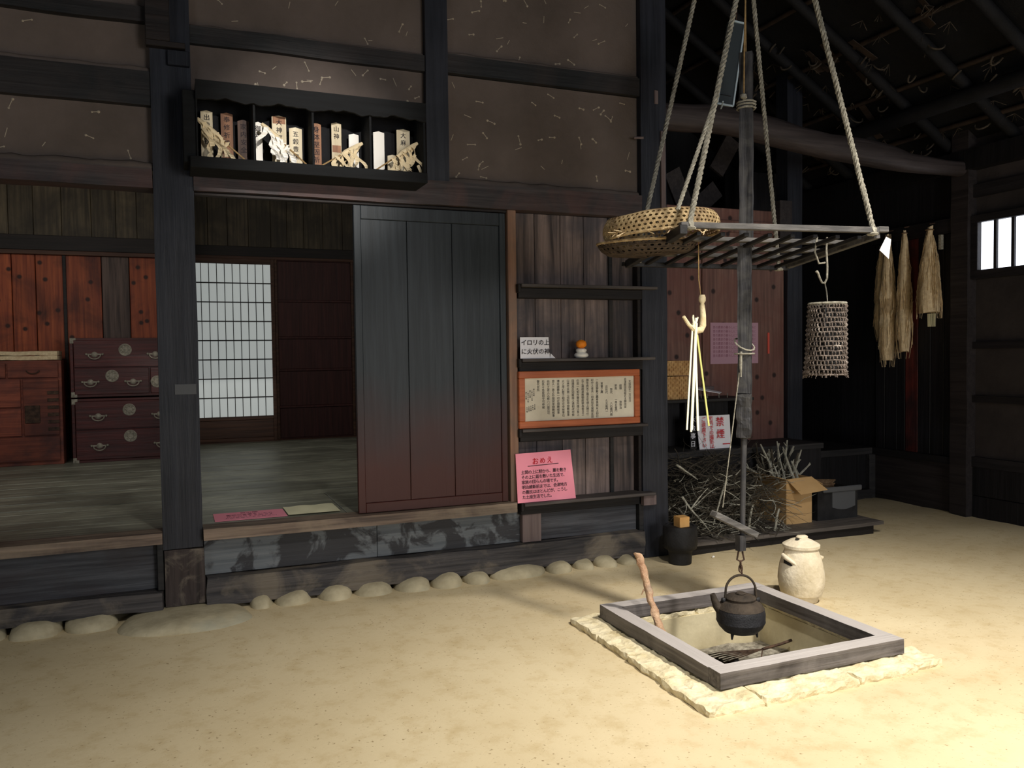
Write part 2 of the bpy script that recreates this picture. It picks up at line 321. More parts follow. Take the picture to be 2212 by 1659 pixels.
    def build(s, name, mat, parent=None, label=None, bev=0., cat=None, group=None, kind=None, local=False):
        if bev: bmesh.ops.bevel(s.b, geom=s.b.edges[:], offset=bev, segments=1, affect='EDGES', clamp_overlap=True)
        bmesh.ops.recalc_face_normals(s.b, faces=s.b.faces[:])
        me = bpy.data.meshes.new(name); s.b.to_mesh(me); s.b.free()
        if s.smooth:
            me.polygons.foreach_set('use_smooth', [True]*len(me.polygons))
            try: me.set_sharp_from_angle(angle=R_(50))
            except Exception: pass
        me.materials.append(M[mat] if isinstance(mat, str) else mat)
        return link(me, name, parent, label, cat, group, kind, local)
def wloc(o):
    v = Vector((0, 0, 0))
    while o: v = v+o.location; o = o.parent
    return v
def link(me, name, parent=None, label=None, cat=None, group=None, kind=None, local=False):
    o = bpy.data.objects.new(name, me); COL.objects.link(o)
    if parent is not None:
        o.parent = parent
        if not local: me.transform(Matrix.Translation(-wloc(parent)))
    elif me and not local:      # origin at the middle of the base
        if len(me.vertices):
            xs = [v.co for v in me.vertices]; c = Vector((sum(v.x for v in xs)/len(xs), sum(v.y for v in xs)/len(xs), min(v.z for v in xs)))
            me.transform(Matrix.Translation(-c)); o.location = c
    for k, v in (('label', label), ('category', cat), ('group', group), ('kind', kind)):
        if v: o[k] = v
    return o
def thing(name, label, cat, loc=(0, 0, 0), group=None, kind=None):
    o = bpy.data.objects.new(name, None); COL.objects.link(o); o.location = loc; o.empty_display_size = .05
    for k, v in (('label', label), ('category', cat), ('group', group), ('kind', kind)):
        if v: o[k] = v
    return o
def root(name): return thing(name, None, None, kind='structure')
def dup(r, loc, label=None):
    c = r.copy(); COL.objects.link(c); c.location = loc
    if label: c['label'] = label
    for ch in list(r.children):
        d = ch.copy(); COL.objects.link(d); d.parent = c
        for g in list(ch.children): e = g.copy(); COL.objects.link(e); e.parent = d
    return c
def B(x0, x1, y0, y1, z0, z1): return MB().box(x0, x1, y0, y1, z0, z1)
def HB(x0, x1, y0, y1, z0, z1, **k): return MB().rbox(x0, x1, y0, y1, z0, z1, **k)
def lettering(items, ori, ex, ey, mat, parent, name='lettering', bold=0., label=None):
    """items: (text, x, y, size) on a plane spanned by ex, ey; flat print a hair in front of the sheet"""
    bm = bmesh.new(); ex, ey = Vector(ex).normalized(), Vector(ey).normalized(); nz = ex.cross(ey)
    mw = Matrix((ex, ey, nz)).transposed().to_4x4(); mw.translation = Vector(ori)
    cu = bpy.data.curves.new('t', 'FONT'); cu.align_x = 'CENTER'; cu.align_y = 'CENTER'; cu.resolution_u = 2; cu.size = 1.0
    ob = bpy.data.objects.new('t', cu); COL.objects.link(ob)
    for it in items:
        t, x, y, sz = it[:4]; sx = it[4] if len(it) > 4 else 1.
        cu.body = t; bpy.context.view_layer.update()
        me = bpy.data.meshes.new_from_object(ob.evaluated_get(bpy.context.evaluated_depsgraph_get()))
        for k, (ox, oy) in enumerate(((0, 0),) if not bold else ((-bold, 0), (bold, 0), (0, bold))):   # brush weight: the glyph printed twice, a hair apart
            m2 = me.copy(); m2.transform(mw @ Matrix.Translation((x+ox, y+oy, k*.00004)) @ Matrix.Diagonal((sz*sx, sz, 1, 1))); bm.from_mesh(m2); bpy.data.meshes.remove(m2)
        bpy.data.meshes.remove(me)
    bpy.data.objects.remove(ob); bpy.data.curves.remove(cu)
    bmesh.ops.triangulate(bm, faces=bm.faces[:])
    me = bpy.data.meshes.new(name); bm.to_mesh(me); bm.free(); me.materials.append(M[mat]); return link(me, name, parent, label)
def column(text, x, ytop, size, pitch=None):
    p = pitch or size*1.08
    return [(ch, x, ytop-i*p, size) for i, ch in enumerate(text) if ch != ' ']
def catenary(p, q, n=10, sag=0.):
    p, q = Vector(p), Vector(q); return [p.lerp(q, i/n)-Vector((0, 0, sag*4*(i/n)*(1-i/n))) for i in range(n+1)]

# ================================================================== EARTH FLOOR
PX0, PX1, PY0, PY1 = 2.14, 2.975, -2.03, -1.18        # the fire pit opening
def axis(a, b, extra, st):
    v = [a+(b-a)*i/int((b-a)/st) for i in range(int((b-a)/st)+1)]
    v = [t for t in v if all(abs(t-e) > st*.4 for e in extra)]+list(extra); return sorted(v)
fb = MB(); X = axis(-3.6, 6.25, [PX0, PX1], .13); Y = axis(-8.6, 2.62, [PY0, PY1], .13)
def gz(x, y):
    d = max(PX0-x, x-PX1, PY0-y, y-PY1, 0)
    z = .012*noise.noise(Vector((x, y, 0))*.9)+.005*noise.noise(Vector((x, y, 3))*4)
    z = z*min(1, max(0, (d-.25)/.3))-.004
    if x > 5.2: z += .05*min(1, (x-5.2)/.7)*(.6+.5*noise.noise(Vector((x*2, y*2, 5))))
    return z
V = {}
for i, x in enumerate(X):
    for j, y in enumerate(Y): V[i, j] = fb.b.verts.new((x, y, gz(x, y)))
for i in range(len(X)-1):
    for j in range(len(Y)-1):
        cx, cy = (X[i]+X[i+1])/2, (Y[j]+Y[j+1])/2
        if PX0 < cx < PX1 and PY0 < cy < PY1: continue
        fb.b.faces.new([V[i, j], V[i+1, j], V[i+1, j+1], V[i, j+1]])
fb.smooth = True; fb.build('floor', 'dirt', kind='structure')

# fire pit lining and hearth frame
hearth = thing('sunken_hearth', 'square sunken fire hearth with weathered grey timber frame in the earth floor', 'hearth', (2.52, -1.6, 0))
pb = MB(); t = .03; zb = -.30
pb.box(PX0-t, PX0, PY0-t, PY1+t, zb, .0); pb.box(PX1, PX1+t, PY0-t, PY1+t, zb, .0)
pb.box(PX0, PX1, PY0-t, PY0, zb, .0); pb.box(PX0, PX1, PY1, PY1+t, zb, .0); pb.box(PX0-t, PX1+t, PY0-t, PY1+t, zb-.03, zb)
pb.build('pit_lining', 'plasterpit', hearth, 'pale plastered walls of the fire pit')
fx0, fx1, fy0, fy1, fz0, fz1, ft = 2.018, 3.016, -2.115, -1.095, .034, .100, .082
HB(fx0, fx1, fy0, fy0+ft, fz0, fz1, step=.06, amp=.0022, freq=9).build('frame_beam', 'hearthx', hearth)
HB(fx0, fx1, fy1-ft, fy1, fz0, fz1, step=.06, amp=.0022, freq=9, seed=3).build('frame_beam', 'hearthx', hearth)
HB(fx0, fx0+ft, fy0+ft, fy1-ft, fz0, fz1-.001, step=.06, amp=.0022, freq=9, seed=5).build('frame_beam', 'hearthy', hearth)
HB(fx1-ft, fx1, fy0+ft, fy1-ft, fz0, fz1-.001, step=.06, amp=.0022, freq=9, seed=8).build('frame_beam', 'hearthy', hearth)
# rough stone kerb under the frame, slab by slab
for i, (x0, x1, y0, y1) in enumerate([(1.885, 2.135, -1.31, -1.015), (1.885, 2.135, -1.60, -1.315), (1.88, 2.135, -1.90, -1.605), (1.87, 2.135, -2.245, -1.905),
                                   (2.14, 2.63, -2.245, -2.035), (2.635, 2.97, -2.235, -2.035), (2.975, 3.13, -2.22, -2.035), (2.98, 3.03, -2.03, -1.6), (2.98, 3.03, -1.595, -1.18), (2.14, 2.56, -1.175, -1.085), (2.565, 3.03, -1.175, -1.085)]):
    HB(x0-.002, x1+.002, y0-.002, y1+.002, -.012, .026, step=.02, amp=.011, freq=24, seed=i, rnd=.004).build('kerb_stone', 'apron', hearth)
ab = MB(); ab.rbox(PX0, PX1, PY0, PY1, zb, zb+.115, step=.05, amp=.025, freq=7); ab.build('ash_bed', 'ash', hearth, 'grey ash on the pit bottom', kind='stuff')
cb = MB()
for i in range(46):
    x, y = random.gauss(2.48, .08), random.gauss(-1.50, .09)
    cb.blob((min(max(x, PX0+.03), PX1-.03), min(max(y, PY0+.03), PY1-.03), zb+.135), .018, .014, .01, i, .3, 1)
cb.build('charcoal_bits', 'black', hearth, 'black charcoal crumbs in the ash', kind='stuff')
# wire fire rake lying in the pit
rk = thing('wire_ash_grill', 'fan shaped wire grill with long handle lying in the fire pit', 'grill', (2.5, -1.65, -.2))
gb = MB(); hz = -.150
tip = Vector((2.77, -1.45, hz+.02))
for k in range(6):
    a = -.075+.03*k
    gb.tube([(2.440+.02*abs(a)*6, -1.43+a*.9, hz), (2.560, -1.435+a*.75, hz+.012), (2.680, -1.442+a*.35, hz+.016), tip], .0028, 5)
gb.tube([(2.440, -1.500, hz), (2.432, -1.450, hz), (2.440, -1.370, hz)], .005, 6)
gb.tube([(2.440, -1.500, hz), (2.455, -1.570, hz-.02), (2.530, -1.610, hz-.02), (2.660, -1.570, hz-.01), tip], .003, 5)
gb.build('grill_wires', 'rust', rk)
MB().tube([tip, (2.890, -1.450, hz+.03), (2.950, -1.460, hz+.045)], .0075, 8).build('handle', 'rust', rk)
# driftwood stick
sp = [(2.112, -1.298, .40), (2.132, -1.30, .385), (2.147, -1.31, .332), (2.153, -1.33, .266), (2.16, -1.36, .192), (2.158, -1.40, .135), (2.163, -1.43, .074), (2.182, -1.45, .028), (2.20, -1.46, -.06), (2.22, -1.47, -.235)]
sb = MB(); fine = []
for a, b in zip(sp, sp[1:]):
    for k in range(4): fine.append(Vector(a).lerp(Vector(b), k/4))
fine.append(Vector(sp[-1])); rad = [.006+.013*min(1, i/3)+.006*noise.noise(Vector((i*.31, 2, 0))) for i in range(len(fine))]
sb.tube(fine, rad, 9)
for v in sb.b.verts: v.co += noise.noise_vector(v.co*26)*.011
drift = sb.build('driftwood_stick', 'drift', None, 'gnarled stripped driftwood stick leaning out of the fire pit', cat='stick')
MB().tube([(2.155, -1.345, .235), (2.135, -1.335, .222), (2.128, -1.33, .20)], [.008, .005, .002], 5).build('knot_stub', 'drift', drift)

# clay jar
jar = thing('clay_jar', 'lidded cream clay charcoal jar standing behind the hearth frame', 'jar', (3.245, -1.20, 0))
jx, jy = 3.245, -1.20
MB().lathe([(0, 0), (.088, 0), (.093, .012), (.096, .035), (.112, .042), (.120, .075), (.127, .12), (.125, .16), (.117, .205), (.104, .25), (.092, .282), (.088, .298), (.082, .298), (.08, .28), (0, .27)], (jx, jy, 0), 40, .012).build('jar_body', 'clay', jar)
MB().lathe([(0, .298), (.092, .298), (.100, .301), (.101, .316), (.094, .321), (.060, .340), (.030, .351), (0, .353)], (jx, jy, 0), 40, .004).build('lid', 'clay', jar)
MB().blob((jx+.005, jy, .355), .036, .022, .012, 2, .3, 2).build('lid_knob', 'clay', jar)
MB().lathe([(0, .352), (.012, .3535), (.012, .3555), (0, .3565)], (jx-.04, jy-.015, -.003), 10).build('lid_vent', 'black', jar)
pol = lambda a, r, z: (jx+r*math.cos(R_(a)), jy+r*math.sin(R_(a)), z)
MB().tube([pol(160, .104, .262), pol(174, .118, .262), pol(190, .122, .252), pol(204, .116, .236), pol(214, .108, .22)], [.006, .012, .013, .010, .005], 8).build('lug_handle', 'clay', jar)
lug = MB(); lug.tube([(jx+.085, jy-.02, .245), (jx+.118, jy-.03, .232), (jx+.115, jy-.02, .21)], [.012, .014, .008], 8); lug.build('lug_handle', 'clay', jar)
MB().prism([pol(174, .114, .248), pol(192, .1155, .238), pol(212, .1165, .203), pol(194, .1175, .214), pol(176, .117, .220)], (.004, .002, 0)).build('draught_hole', 'black', jar)

# ================================================================== TIMBER WALL FACING THE HEARTH
wb = root('wall_back')
def hew(x0, x1, y0, y1, z0, z1, name, mat, amp=.006, **k):
    return HB(x0, x1, y0, y1, z0, z1, step=.11, amp=amp, freq=2.3, seed=x0+z0, **k).build(name, mat, wb)
def BB(x0, x1, y0, y1, z0, z1, name, mat, par, bev=.003, **k): return B(x0, x1, y0, y1, z0, z1).build(name, mat, par, bev=bev, **k)
# posts
HB(-.068, .135, 0, .2, .36, 4.4, step=.13, amp=.004, freq=3).build('post', 'post', wb)
HB(-.062, .140, -.002, .2, .05, .355, step=.05, amp=.007, freq=7).build('post_foot', 'postfoot', wb)
BB(.02, .13, -.03, -.001, 2.97, 3.05, 'peg_plate', 'post', wb)
BB(-.085, .11, -.05, .0, 3.055, 3.085, 'cross_timber_ledge', 'farbeam', wb); BB(-.085, .035, -.05, 0, 3.086, 3.5, 'cross_timber_end', 'farbeam', wb)
BB(.012, .122, -.0035, -.0005, 1.205, 1.262, 'nailed_tin_patch', 'grey', wb, .001)
HB(1.458, 1.598, 0, .16, 2.455, 4.4, step=.13, amp=.003, freq=3).build('post', 'post', wb)
HB(2.952, 3.150, 0, .2, .0, 4.4, step=.13, amp=.004, freq=3, seed=4).build('post', 'post', wb)
BB(3.10, 3.135, -.02, -.001, 2.36, 2.90, 'batten', 'patchpost', wb)
BB(3.055, 3.085, -.012, -.001, 3.08, 3.17, 'peg', 'patchpost', wb, .003)
MB().tube([(2.90, -.0, 2.84), (2.96, -.02, 2.84)], .009, 8).build('peg', 'patchpost', wb)
HB(-.95, -.88, 0, .18, .0, 4.4, step=.2, amp=.004).build('post', 'post', wb)
# plaster panels
for x0, x1, z0, z1, yy in [(.135, 1.458, 3.2, 4.4, .05), (.135, 1.458, 2.46, 3.12, .05), (1.598, 2.952, 3.235, 4.4, .05), (1.598, 2.952, 2.455, 3.12, .05),
                           (-3.5, -.068, 3.28, 4.4, .06), (-3.5, -.068, 2.93, 3.2, .06), (-3.5, -.068, 2.43, 2.76, .06)]:
    B(x0, x1, yy, yy+.06, z0, z1).build('plaster_panel', 'mud', wb)
# rounded plaster lips on the beams
def lip(x0, x1, z, a=.018):
    m_ = MB(); n = int((x1-x0)/.05)
    pts = [(x0+(x1-x0)*i/n, .045, z+.01*noise.noise(Vector((i*.35, z, 0)))) for i in range(n+1)]
    m_.tube(pts, [a*(1+.35*noise.noise(Vector((i*.6, z, 3)))) for i in range(n+1)], 8); m_.build('plaster_lip', 'mud', wb)
lip(.14, 1.45, 3.21); lip(1.6, 2.95, 3.245); lip(1.6, 2.95, 2.468, .024); lip(-3.4, -.07, 2.945); lip(-3.4, -.07, 2.425, .035); lip(-3.4, -.07, 3.27)
# beams
hew(.135, 1.458, .012, .12, 3.115, 3.21, 'tie_beam', 'beam'); hew(1.598, 2.952, .012, .12, 3.125, 3.24, 'tie_beam', 'beam')
hew(-3.5, -.068, .010, .12, 2.755, 2.935, 'tie_beam', 'beam'); hew(-3.5, -.068, .010, .12, 3.19, 3.27, 'tie_beam', 'beam')
hew(-3.5, -.068, -.005, .15, 2.315, 2.415, 'lintel', 'lintel', .008); hew(.135, 2.952, -.012, .15, 2.312, 2.455, 'lintel', 'lintel', .007)
BB(-.068, -.05, .01, .15, .46, 2.31, 'jamb_strip', 'farbeam', wb)
BB(.135, 1.98, .02, .06, 2.294, 2.311, 'head_track', 'farbeam', wb)
# straw flecks pressed into the plaster
fl = MB()
def fleck(x, z, a, L, dots, yy):
    dx, dz = math.cos(a)*L/2, math.sin(a)*L/2
    fl.bar((x-dx, yy, z-dz), (x+dx, yy, z+dz), .0035, .0035, (0, 1, 0))
    if dots:
        for q in (-1, 1): fl.sphere((x+dx*q, yy+.003, z+dz*q), random.uniform(.006, .010), 1)
for x0, x1, z0, z1, k, yy in [(1.63, 2.92, 2.5, 3.08, 34, .049), (1.63, 2.92, 3.27, 4.0, 40, .049), (.2, 1.42, 2.87, 3.08, 24, .049), (.2, 1.42, 3.24, 3.9, 20, .049), (-1.6, -.1, 2.47, 2.73, 12, .059), (-1.6, -.1, 2.96, 3.16, 9, .059)]:
    for _ in range(k): fleck(random.uniform(x0, x1), random.uniform(z0, z1), random.uniform(0, 3.14), random.uniform(.022, .055), random.random() < .7, yy)
fl.build('straw_flecks', 'fleck', wb, 'pale straw flecks in the mud plaster', kind='stuff')
# ground sill, skirting boards, threshold
HB(.135, 2.955, -.028, .14, .028, .188, step=.075, amp=.013, freq=3.2, rnd=.008).build('ground_sill', 'groundsill', wb)
HB(-3.5, -.062, -.028, .14, .045, .142, step=.075, amp=.013, freq=3.2, rnd=.008).build('ground_sill', 'groundsill', wb)
BB(.14, 1.12, .052, .075, .188, .40, 'skirting_board', 'skirt', wb); BB(1.122, 2.06, .052, .075, .188, .40, 'skirting_board', 'skirt', wb)
BB(2.06, 2.192, .012, .07, .188, .405, 'stud', 'patchpost', wb); BB(2.192, 2.93, .045, .07, .188, .42, 'skirting_board', 'skirt2', wb)
BB(2.92, 2.955, .0, .07, .188, .42, 'stud', 'beam', wb)
BB(-1.6, -.1, .052, .075, .142, .402, 'skirting_board', 'skirt2', wb); BB(-3.5, -1.602, .052, .075, .142, .402, 'skirting_board', 'skirt2', wb); BB(-.1, -.068, .0, .075, .142, .402, 'stud', 'beam', wb)
hew(.137, 2.0, -.045, .11, .40, .462, 'threshold', 'sill', .003); hew(-3.5, -.07, -.045, .11, .402, .462, 'threshold', 'sill', .003)
# dark crawl space behind the stones
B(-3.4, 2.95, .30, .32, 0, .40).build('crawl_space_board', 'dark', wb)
# shelf bay: wall planks, side posts, shelves
BB(1.978, 2.035, .0, .06, .46, 2.311, 'jamb_post', 'palepost', wb)
for x0, x1 in [(2.036, 2.198), (2.201, 2.384), (2.387, 2.556), (2.559, 2.75), (2.753, 2.95)]:
    BB(x0, x1, .085, .105+random.uniform(0, .006), .42, 2.311, 'plank', 'wallplank', wb)
BB(2.738, 2.765, .07, .087, .42, 2.311, 'batten', 'beam', wb)
BB(2.93, 2.955, .02, .1, .42, 2.311, 'jamb_strip', 'farbeam', wb)
shelf_labels = ['dark wall shelf, empty, topmost of the four beside the sliding door', 'dark wall shelf carrying the white note and the rice cake ornament',
                'dark narrow wall shelf directly below the framed manuscript', 'dark wall shelf carrying the pink title card, lowest of the four']
for (z, x1, yf), lb in zip([(1.845, 3.04, -.06), (1.372, 3.02, -.06), (.925, 2.965, -.05), (.456, 3.01, -.07)], shelf_labels):
    sh = thing('wall_shelf', lb, 'shelf', (2.5, 0, z), 'built-in wall shelves')
    BB(2.045, x1, yf, .083, z-.02, z, 'shelf_board', 'shelfwood', sh)
    BB(2.045, 2.955, .0, .083, z-.085, z-.021, 'ledger', 'shelfbracket', sh)
    BB(2.028, 2.048, yf+.02, .0, z-.055, z-.0, 'bracket_end', 'shelfbracket', sh)
    if z < .5: BB(2.93, 3.03, -.045, -.001, z-.09, z-.021, 'bracket_end', 'patchpost', sh)
# sliding plank door
d1 = thing('door_1', None, None, (1.49, .03, .462), kind='structure')
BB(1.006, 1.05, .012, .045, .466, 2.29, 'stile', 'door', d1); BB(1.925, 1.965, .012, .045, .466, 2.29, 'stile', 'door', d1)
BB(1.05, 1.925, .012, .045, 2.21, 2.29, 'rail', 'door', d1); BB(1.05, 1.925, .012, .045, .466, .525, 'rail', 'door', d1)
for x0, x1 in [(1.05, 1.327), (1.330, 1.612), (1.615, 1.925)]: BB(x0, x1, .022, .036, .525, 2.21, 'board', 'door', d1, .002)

# foundation stones
st = [(-1.06, -.81, .055), (-.80, -.56, .06), (-.555, -.305, .055), (.375, .50, .055), (.51, .715, .06), (.745, .945, .06), (.965, 1.19, .06), (1.205, 1.425, .055), (1.435, 1.628, .06), (1.645, 1.815, .05), (1.835, 2.185, .055), (2.21, 2.38, .05), (2.395, 2.54, .045), (2.555, 2.71, .05), (2.725, 2.85, .045)]
slab = ['first stone at the left frame edge', 'second stone from the left', 'flat stone just left of the big post stone', 'smallest stone, just right of the big post stone', 'second stone right of the big post stone', 'third stone right of the big post stone',
        'fourth stone right of the big post stone', 'fifth stone right of the big post stone', 'pale stone, sixth right of the big post stone', 'seventh stone right of the big post stone', 'longest stone under the shelf bay', 'stone just right of the longest one',
        'third stone from the right end', 'greenish stone, second from the right end', 'last stone at the right end']
for i, ((x0, x1, z1), lb) in enumerate(zip(st, slab)):
    rx = (x1-x0)/2
    o = MB().blob((x0+rx, .02-.005*i/4, -.02), rx*1.04, .13+.02*noise.noise(Vector((i, 0, 0))), z1+.025, i*1.3, .16, 3).build('foundation_stone', 'stone', None, 'rounded river stone under the wall sill: '+lb, cat='stone', group='foundation stones')
MB().blob((.045, -.10, -.035), .345, .265, .085, 3.3, .14, 4).build('foundation_stone', 'stone', None, 'broad flat foundation stone carrying the thick left post', cat='stone', group='foundation stones')

# ================================================================== RAISED ROOM BEHIND
rf = thing('floor_raised', None, None, (0, 0, .4), kind='structure')
y = .115
while y < 4.8:
    wv = random.choice([.11, .14, .17, .2]); y1 = min(y+wv, 4.84)
    if y < .9: BB(-3.5, .955, y, y1-.004, .43, .46+random.uniform(-.002, .001), 'floorboard', 'roomfloor', rf, .003); BB(.96, 3.1, y, y1-.004, .43, .459, 'floorboard', 'roomfloor', rf, .003)
    else: BB(-3.5, 3.1, y, y1-.004, .43, .46+random.uniform(-.002, .002), 'floorboard', 'roomfloor', rf, .003)
    y = y1
wi = root('wall_inner')
# centre bay back wall (y 4.8)
def zc(v): return 1.4+(v-1.4)*.963
BB(.05, 3.1, 4.82, 4.9, 2.53, 2.64, 'beam', 'farbeam', wi); BB(.05, 3.1, 4.80, 4.9, 2.50, 2.53, 'head_rail', 'farbrown', wi); BB(.05, 3.1, 4.78, 4.9, .455, .475, 'floor_rail', 'farbrown', wi)
x = .05
while x < 3.1:
    wv = random.uniform(.14, .24); BB(x, min(x+wv, 3.1), 4.84+random.uniform(0, .01), 4.87, 2.64, 3.3, 'plank', 'farplank', wi, .004); x += wv+.002
B(.02, 3.1, 4.92, 4.95, .43, 3.3).build('backing_board', 'farbeam', wi)
B(.0, .05, 4.1, 4.95, .43, 3.3).build('side_board', 'farplank', wi)
B(3.1, 3.14, .2, 4.95, .43, 3.3).build('side_board', 'farplank', wi)
# left bay back wall (y 4.1)
xs = [-1.95, -1.62, -1.36, -1.165, -.925, -.605, -.36, .0]; 
for a, b, mt in zip(xs, xs[1:], ['orangeplank', 'orangeplank', 'orangeplank', 'orangeplank', 'orangeplank', 'greyplank', 'orangeplank']):
    BB(a, b-.006, 4.1+random.uniform(0, .008), 4.13, .46, 2.40, 'plank', mt, wi, .004)
BB(-3.5, -1.956, 4.1, 4.13, .46, 2.4, 'plank', 'orangeplank', wi)
BB(-.94, -.91, 4.085, 4.12, .46, 2.40, 'batten', 'farbeam', wi)
BB(-3.5, 0, 4.06, 4.14, 2.40, 2.44, 'head_rail', 'farbrown', wi); BB(-3.5, 0, 4.05, 4.14, 2.44, 2.58, 'beam', 'farbeam', wi)
x = -3.5
while x < 0:
    wv = random.uniform(.16, .26); BB(x, min(x+wv, 0), 4.10+random.uniform(0, .01), 4.13, 2.58, 3.3, 'plank', 'farplank', wi, .004); x += wv+.002
B(-3.5, 3.1, .2, 4.95, 3.3, 3.34).build('ceiling_inner', 'farbeam', kind='structure')
# shoji
d2 = thing('door_2', None, None, (.66, 4.79, .475), kind='structure')
sx0, sx1, sz0, sz1 = .235, 1.05, zc(.725), zc(2.48)
BB(sx0-.03, sx0, 4.78, 4.81, .475, 2.50, 'stile', 'farbrown', d2); BB(sx1, sx1+.04, 4.78, 4.81, .475, 2.50, 'stile', 'farbrown', d2)
BB(sx0, sx1, 4.78, 4.81, sz1, 2.50, 'rail', 'farbrown', d2); BB(sx0, sx1, 4.78, 4.81, sz0-.04, sz0, 'rail', 'farbrown', d2); BB(sx0, sx1, 4.78, 4.81, .475, .51, 'rail', 'farbrown', d2)
BB(sx0, sx1, 4.79, 4.805, .51, sz0-.04, 'bottom_panel', 'farbrown', d2)
B(sx0, sx1, 4.803, 4.806, sz0, sz1).build('paper', 'shoji', d2, 'backlit white shoji paper')
for i in range(1, 10): B(sx0+(sx1-sx0)*i/10-.0035, sx0+(sx1-sx0)*i/10+.0035, 4.79, 4.802, sz0, sz1).build('muntin', 'farbeam', d2)
for i in range(1, 8): B(sx0, sx1, 4.785, 4.80, sz0+(sz1-sz0)*i/8-.006, sz0+(sz1-sz0)*i/8+.006).build('muntin_rail', 'farbeam', d2)
# dark panelled sliding door
d3 = thing('door_3', None, None, (1.6, 4.8, .475), kind='structure')
for a, b in ((1.092, 1.98), (1.984, 2.9)):
    BB(a, a+.03, 4.79, 4.83, .475, 2.5, 'stile', 'farbrown', d3); BB(b-.03, b, 4.79, 4.83, .475, 2.5, 'stile', 'farbrown', d3)
    zz = [.475, .838, 1.256, 1.622, 2.038, 2.5]
    for z0, z1 in zip(zz, zz[1:]): BB(a+.03, b-.03, 4.81, 4.825, z0+.012, z1-.012, 'panel', 'fardoor', d3)
    for z0 in zz: BB(a+.03, b-.03, 4.795, 4.83, max(z0-.012, .475), min(z0+.012, 2.5), 'rail', 'fardoor', d3)

# chest of drawers (two stacked boxes)
def handle(par, x, z, y):
    h = MB(); h.lathe([(0, 0), (.028, 0), (.024, .007), (0, .012)], (0, 0, 0), 12); h.rot(Matrix.Translation((x, y, z)) @ Matrix.Rotation(R_(90), 4, 'X'))
    for q in (-1, 1):
        g = bmesh.ops.create_icosphere(h.b, subdivisions=1, radius=.013, matrix=Matrix.Translation((x+q*.066, y-.006, z+.004)))
    h.tube([(x+.050*math.cos(t), y-.018, z-.002+.038*math.sin(t)) for t in [R_(180+k*18) for k in range(11)]], .006, 6)
    h.bar((x-.06, y-.003, z+.003), (x+.06, y-.003, z+.003), .008, .012); h.build('handle', 'iron', par)
def lock(par, x, z, y, r=.056):
    h = MB(); h.lathe([(0, 0), (r, 0), (r, .004), (r*.9, .006), (r*.82, .003), (r*.5, .003), (r*.45, .008), (r*.2, .008), (0, .012)], (0, 0, 0), 24); h.rot(Matrix.Translation((x, y, z)) @ Matrix.Rotation(R_(90), 4, 'X'))
    for k in range(8): t = k*math.pi/4; h.sphere((x+r*.65*math.cos(t), y-.005, z+r*.65*math.sin(t)), .006, 1)
    h.build('lock_plate', 'iron', par)
def chest_box(z0, z1, lab, rows, yf=3.6):
    c = thing('drawer_chest', lab, 'chest', (-.4, yf+.2, z0), 'stacked drawer chests')
    x0, x1 = -.85, .04
    b_ = MB(); b_.box(x0, x1, yf+.02, yf+.44, z0, z1)
    b_.box(x0, x1, yf, yf+.02, z0, z0+.022); b_.box(x0, x1, yf, yf+.02, z1-.022, z1); b_.box(x0, x0+.025, yf, yf+.02, z0+.022, z1-.022); b_.box(x1-.025, x1, yf, yf+.02, z0+.022, z1-.022)
    b_.build('carcass', 'tansu', c, bev=.0015)
    for (zz0, zz1, cells) in rows:
        for (a, b, hs, ls) in cells:
            d = BB(a, b, yf-.006, yf+.02, zz0, zz1, 'drawer', 'tansu', c)
            for hx in hs: handle(d, hx, (zz0+zz1)/2-.01, yf-.007)
            for lx, lz in ls: lock(d, lx, lz, yf-.007)
    for px in (x0, x1-.05):
        for pz in (z0, z1-.05): BB(px, px+.05, yf-.004, yf-.0005, pz, pz+.05, 'corner_fitting', 'iron', c)
    return c
lowc = chest_box(.46, 1.045, 'oxblood drawer chest with round iron locks, standing on the boards, lower of the two', [(.765, 1.02, [(-.82, .01, (-.635, -.115), [(-.375, .935)])]), (.485, .755, [(-.82, .01, (-.63, -.10), [(-.37, .69)])])])
upc = chest_box(1.06, 1.60, 'oxblood drawer chest with round iron locks, stacked on top of the other one', [(1.335, 1.58, [(-.82, .01, (-.65, -.14), [(-.395, 1.49)])]), (1.085, 1.325, [(-.82, -.20, (-.69, -.335), [(-.51, 1.25)]), (-.185, .01, (), [(-.13, 1.19)])])])
# merchant cupboard at the left with mats on it
cp = thing('merchant_cupboard', 'faded red brown cupboard with ironwork panels left of the drawer chests', 'cupboard', (-1.4, 3.8, .46))
B(-2.1, -.925, 3.62, 4.05, .46, 1.40).build('carcass', 'cup', cp, bev=.003)
for a, b, z0, z1 in [(-2.08, -1.36, 1.25, 1.38), (-1.345, -.95, 1.25, 1.38), (-2.08, -1.25, .99, 1.235), (-2.08, -1.25, .73, .975), (-2.08, -.95, .50, .715)]:
    d = BB(a, b, 3.60, 3.62, z0, z1, 'drawer', 'cup', cp)
    MB().tube([((a+b)/2+.05*math.cos(t), 3.588, (z0+z1)/2+.03*math.sin(t)) for t in [R_(180+k*20) for k in range(10)]], .005, 6).build('handle', 'rust', d)
d = BB(-1.23, -.95, 3.60, 3.62, .73, 1.235, 'safe_door', 'cup', cp)
for k in range(6): BB(-1.04, -.95, 3.594, 3.5995, .77+k*.065, .80+k*.065, 'iron_strap', 'rust', d, .001)
BB(-1.22, -1.10, 3.592, 3.5995, .84, 1.0, 'lock_plate', 'rust', d, .006)
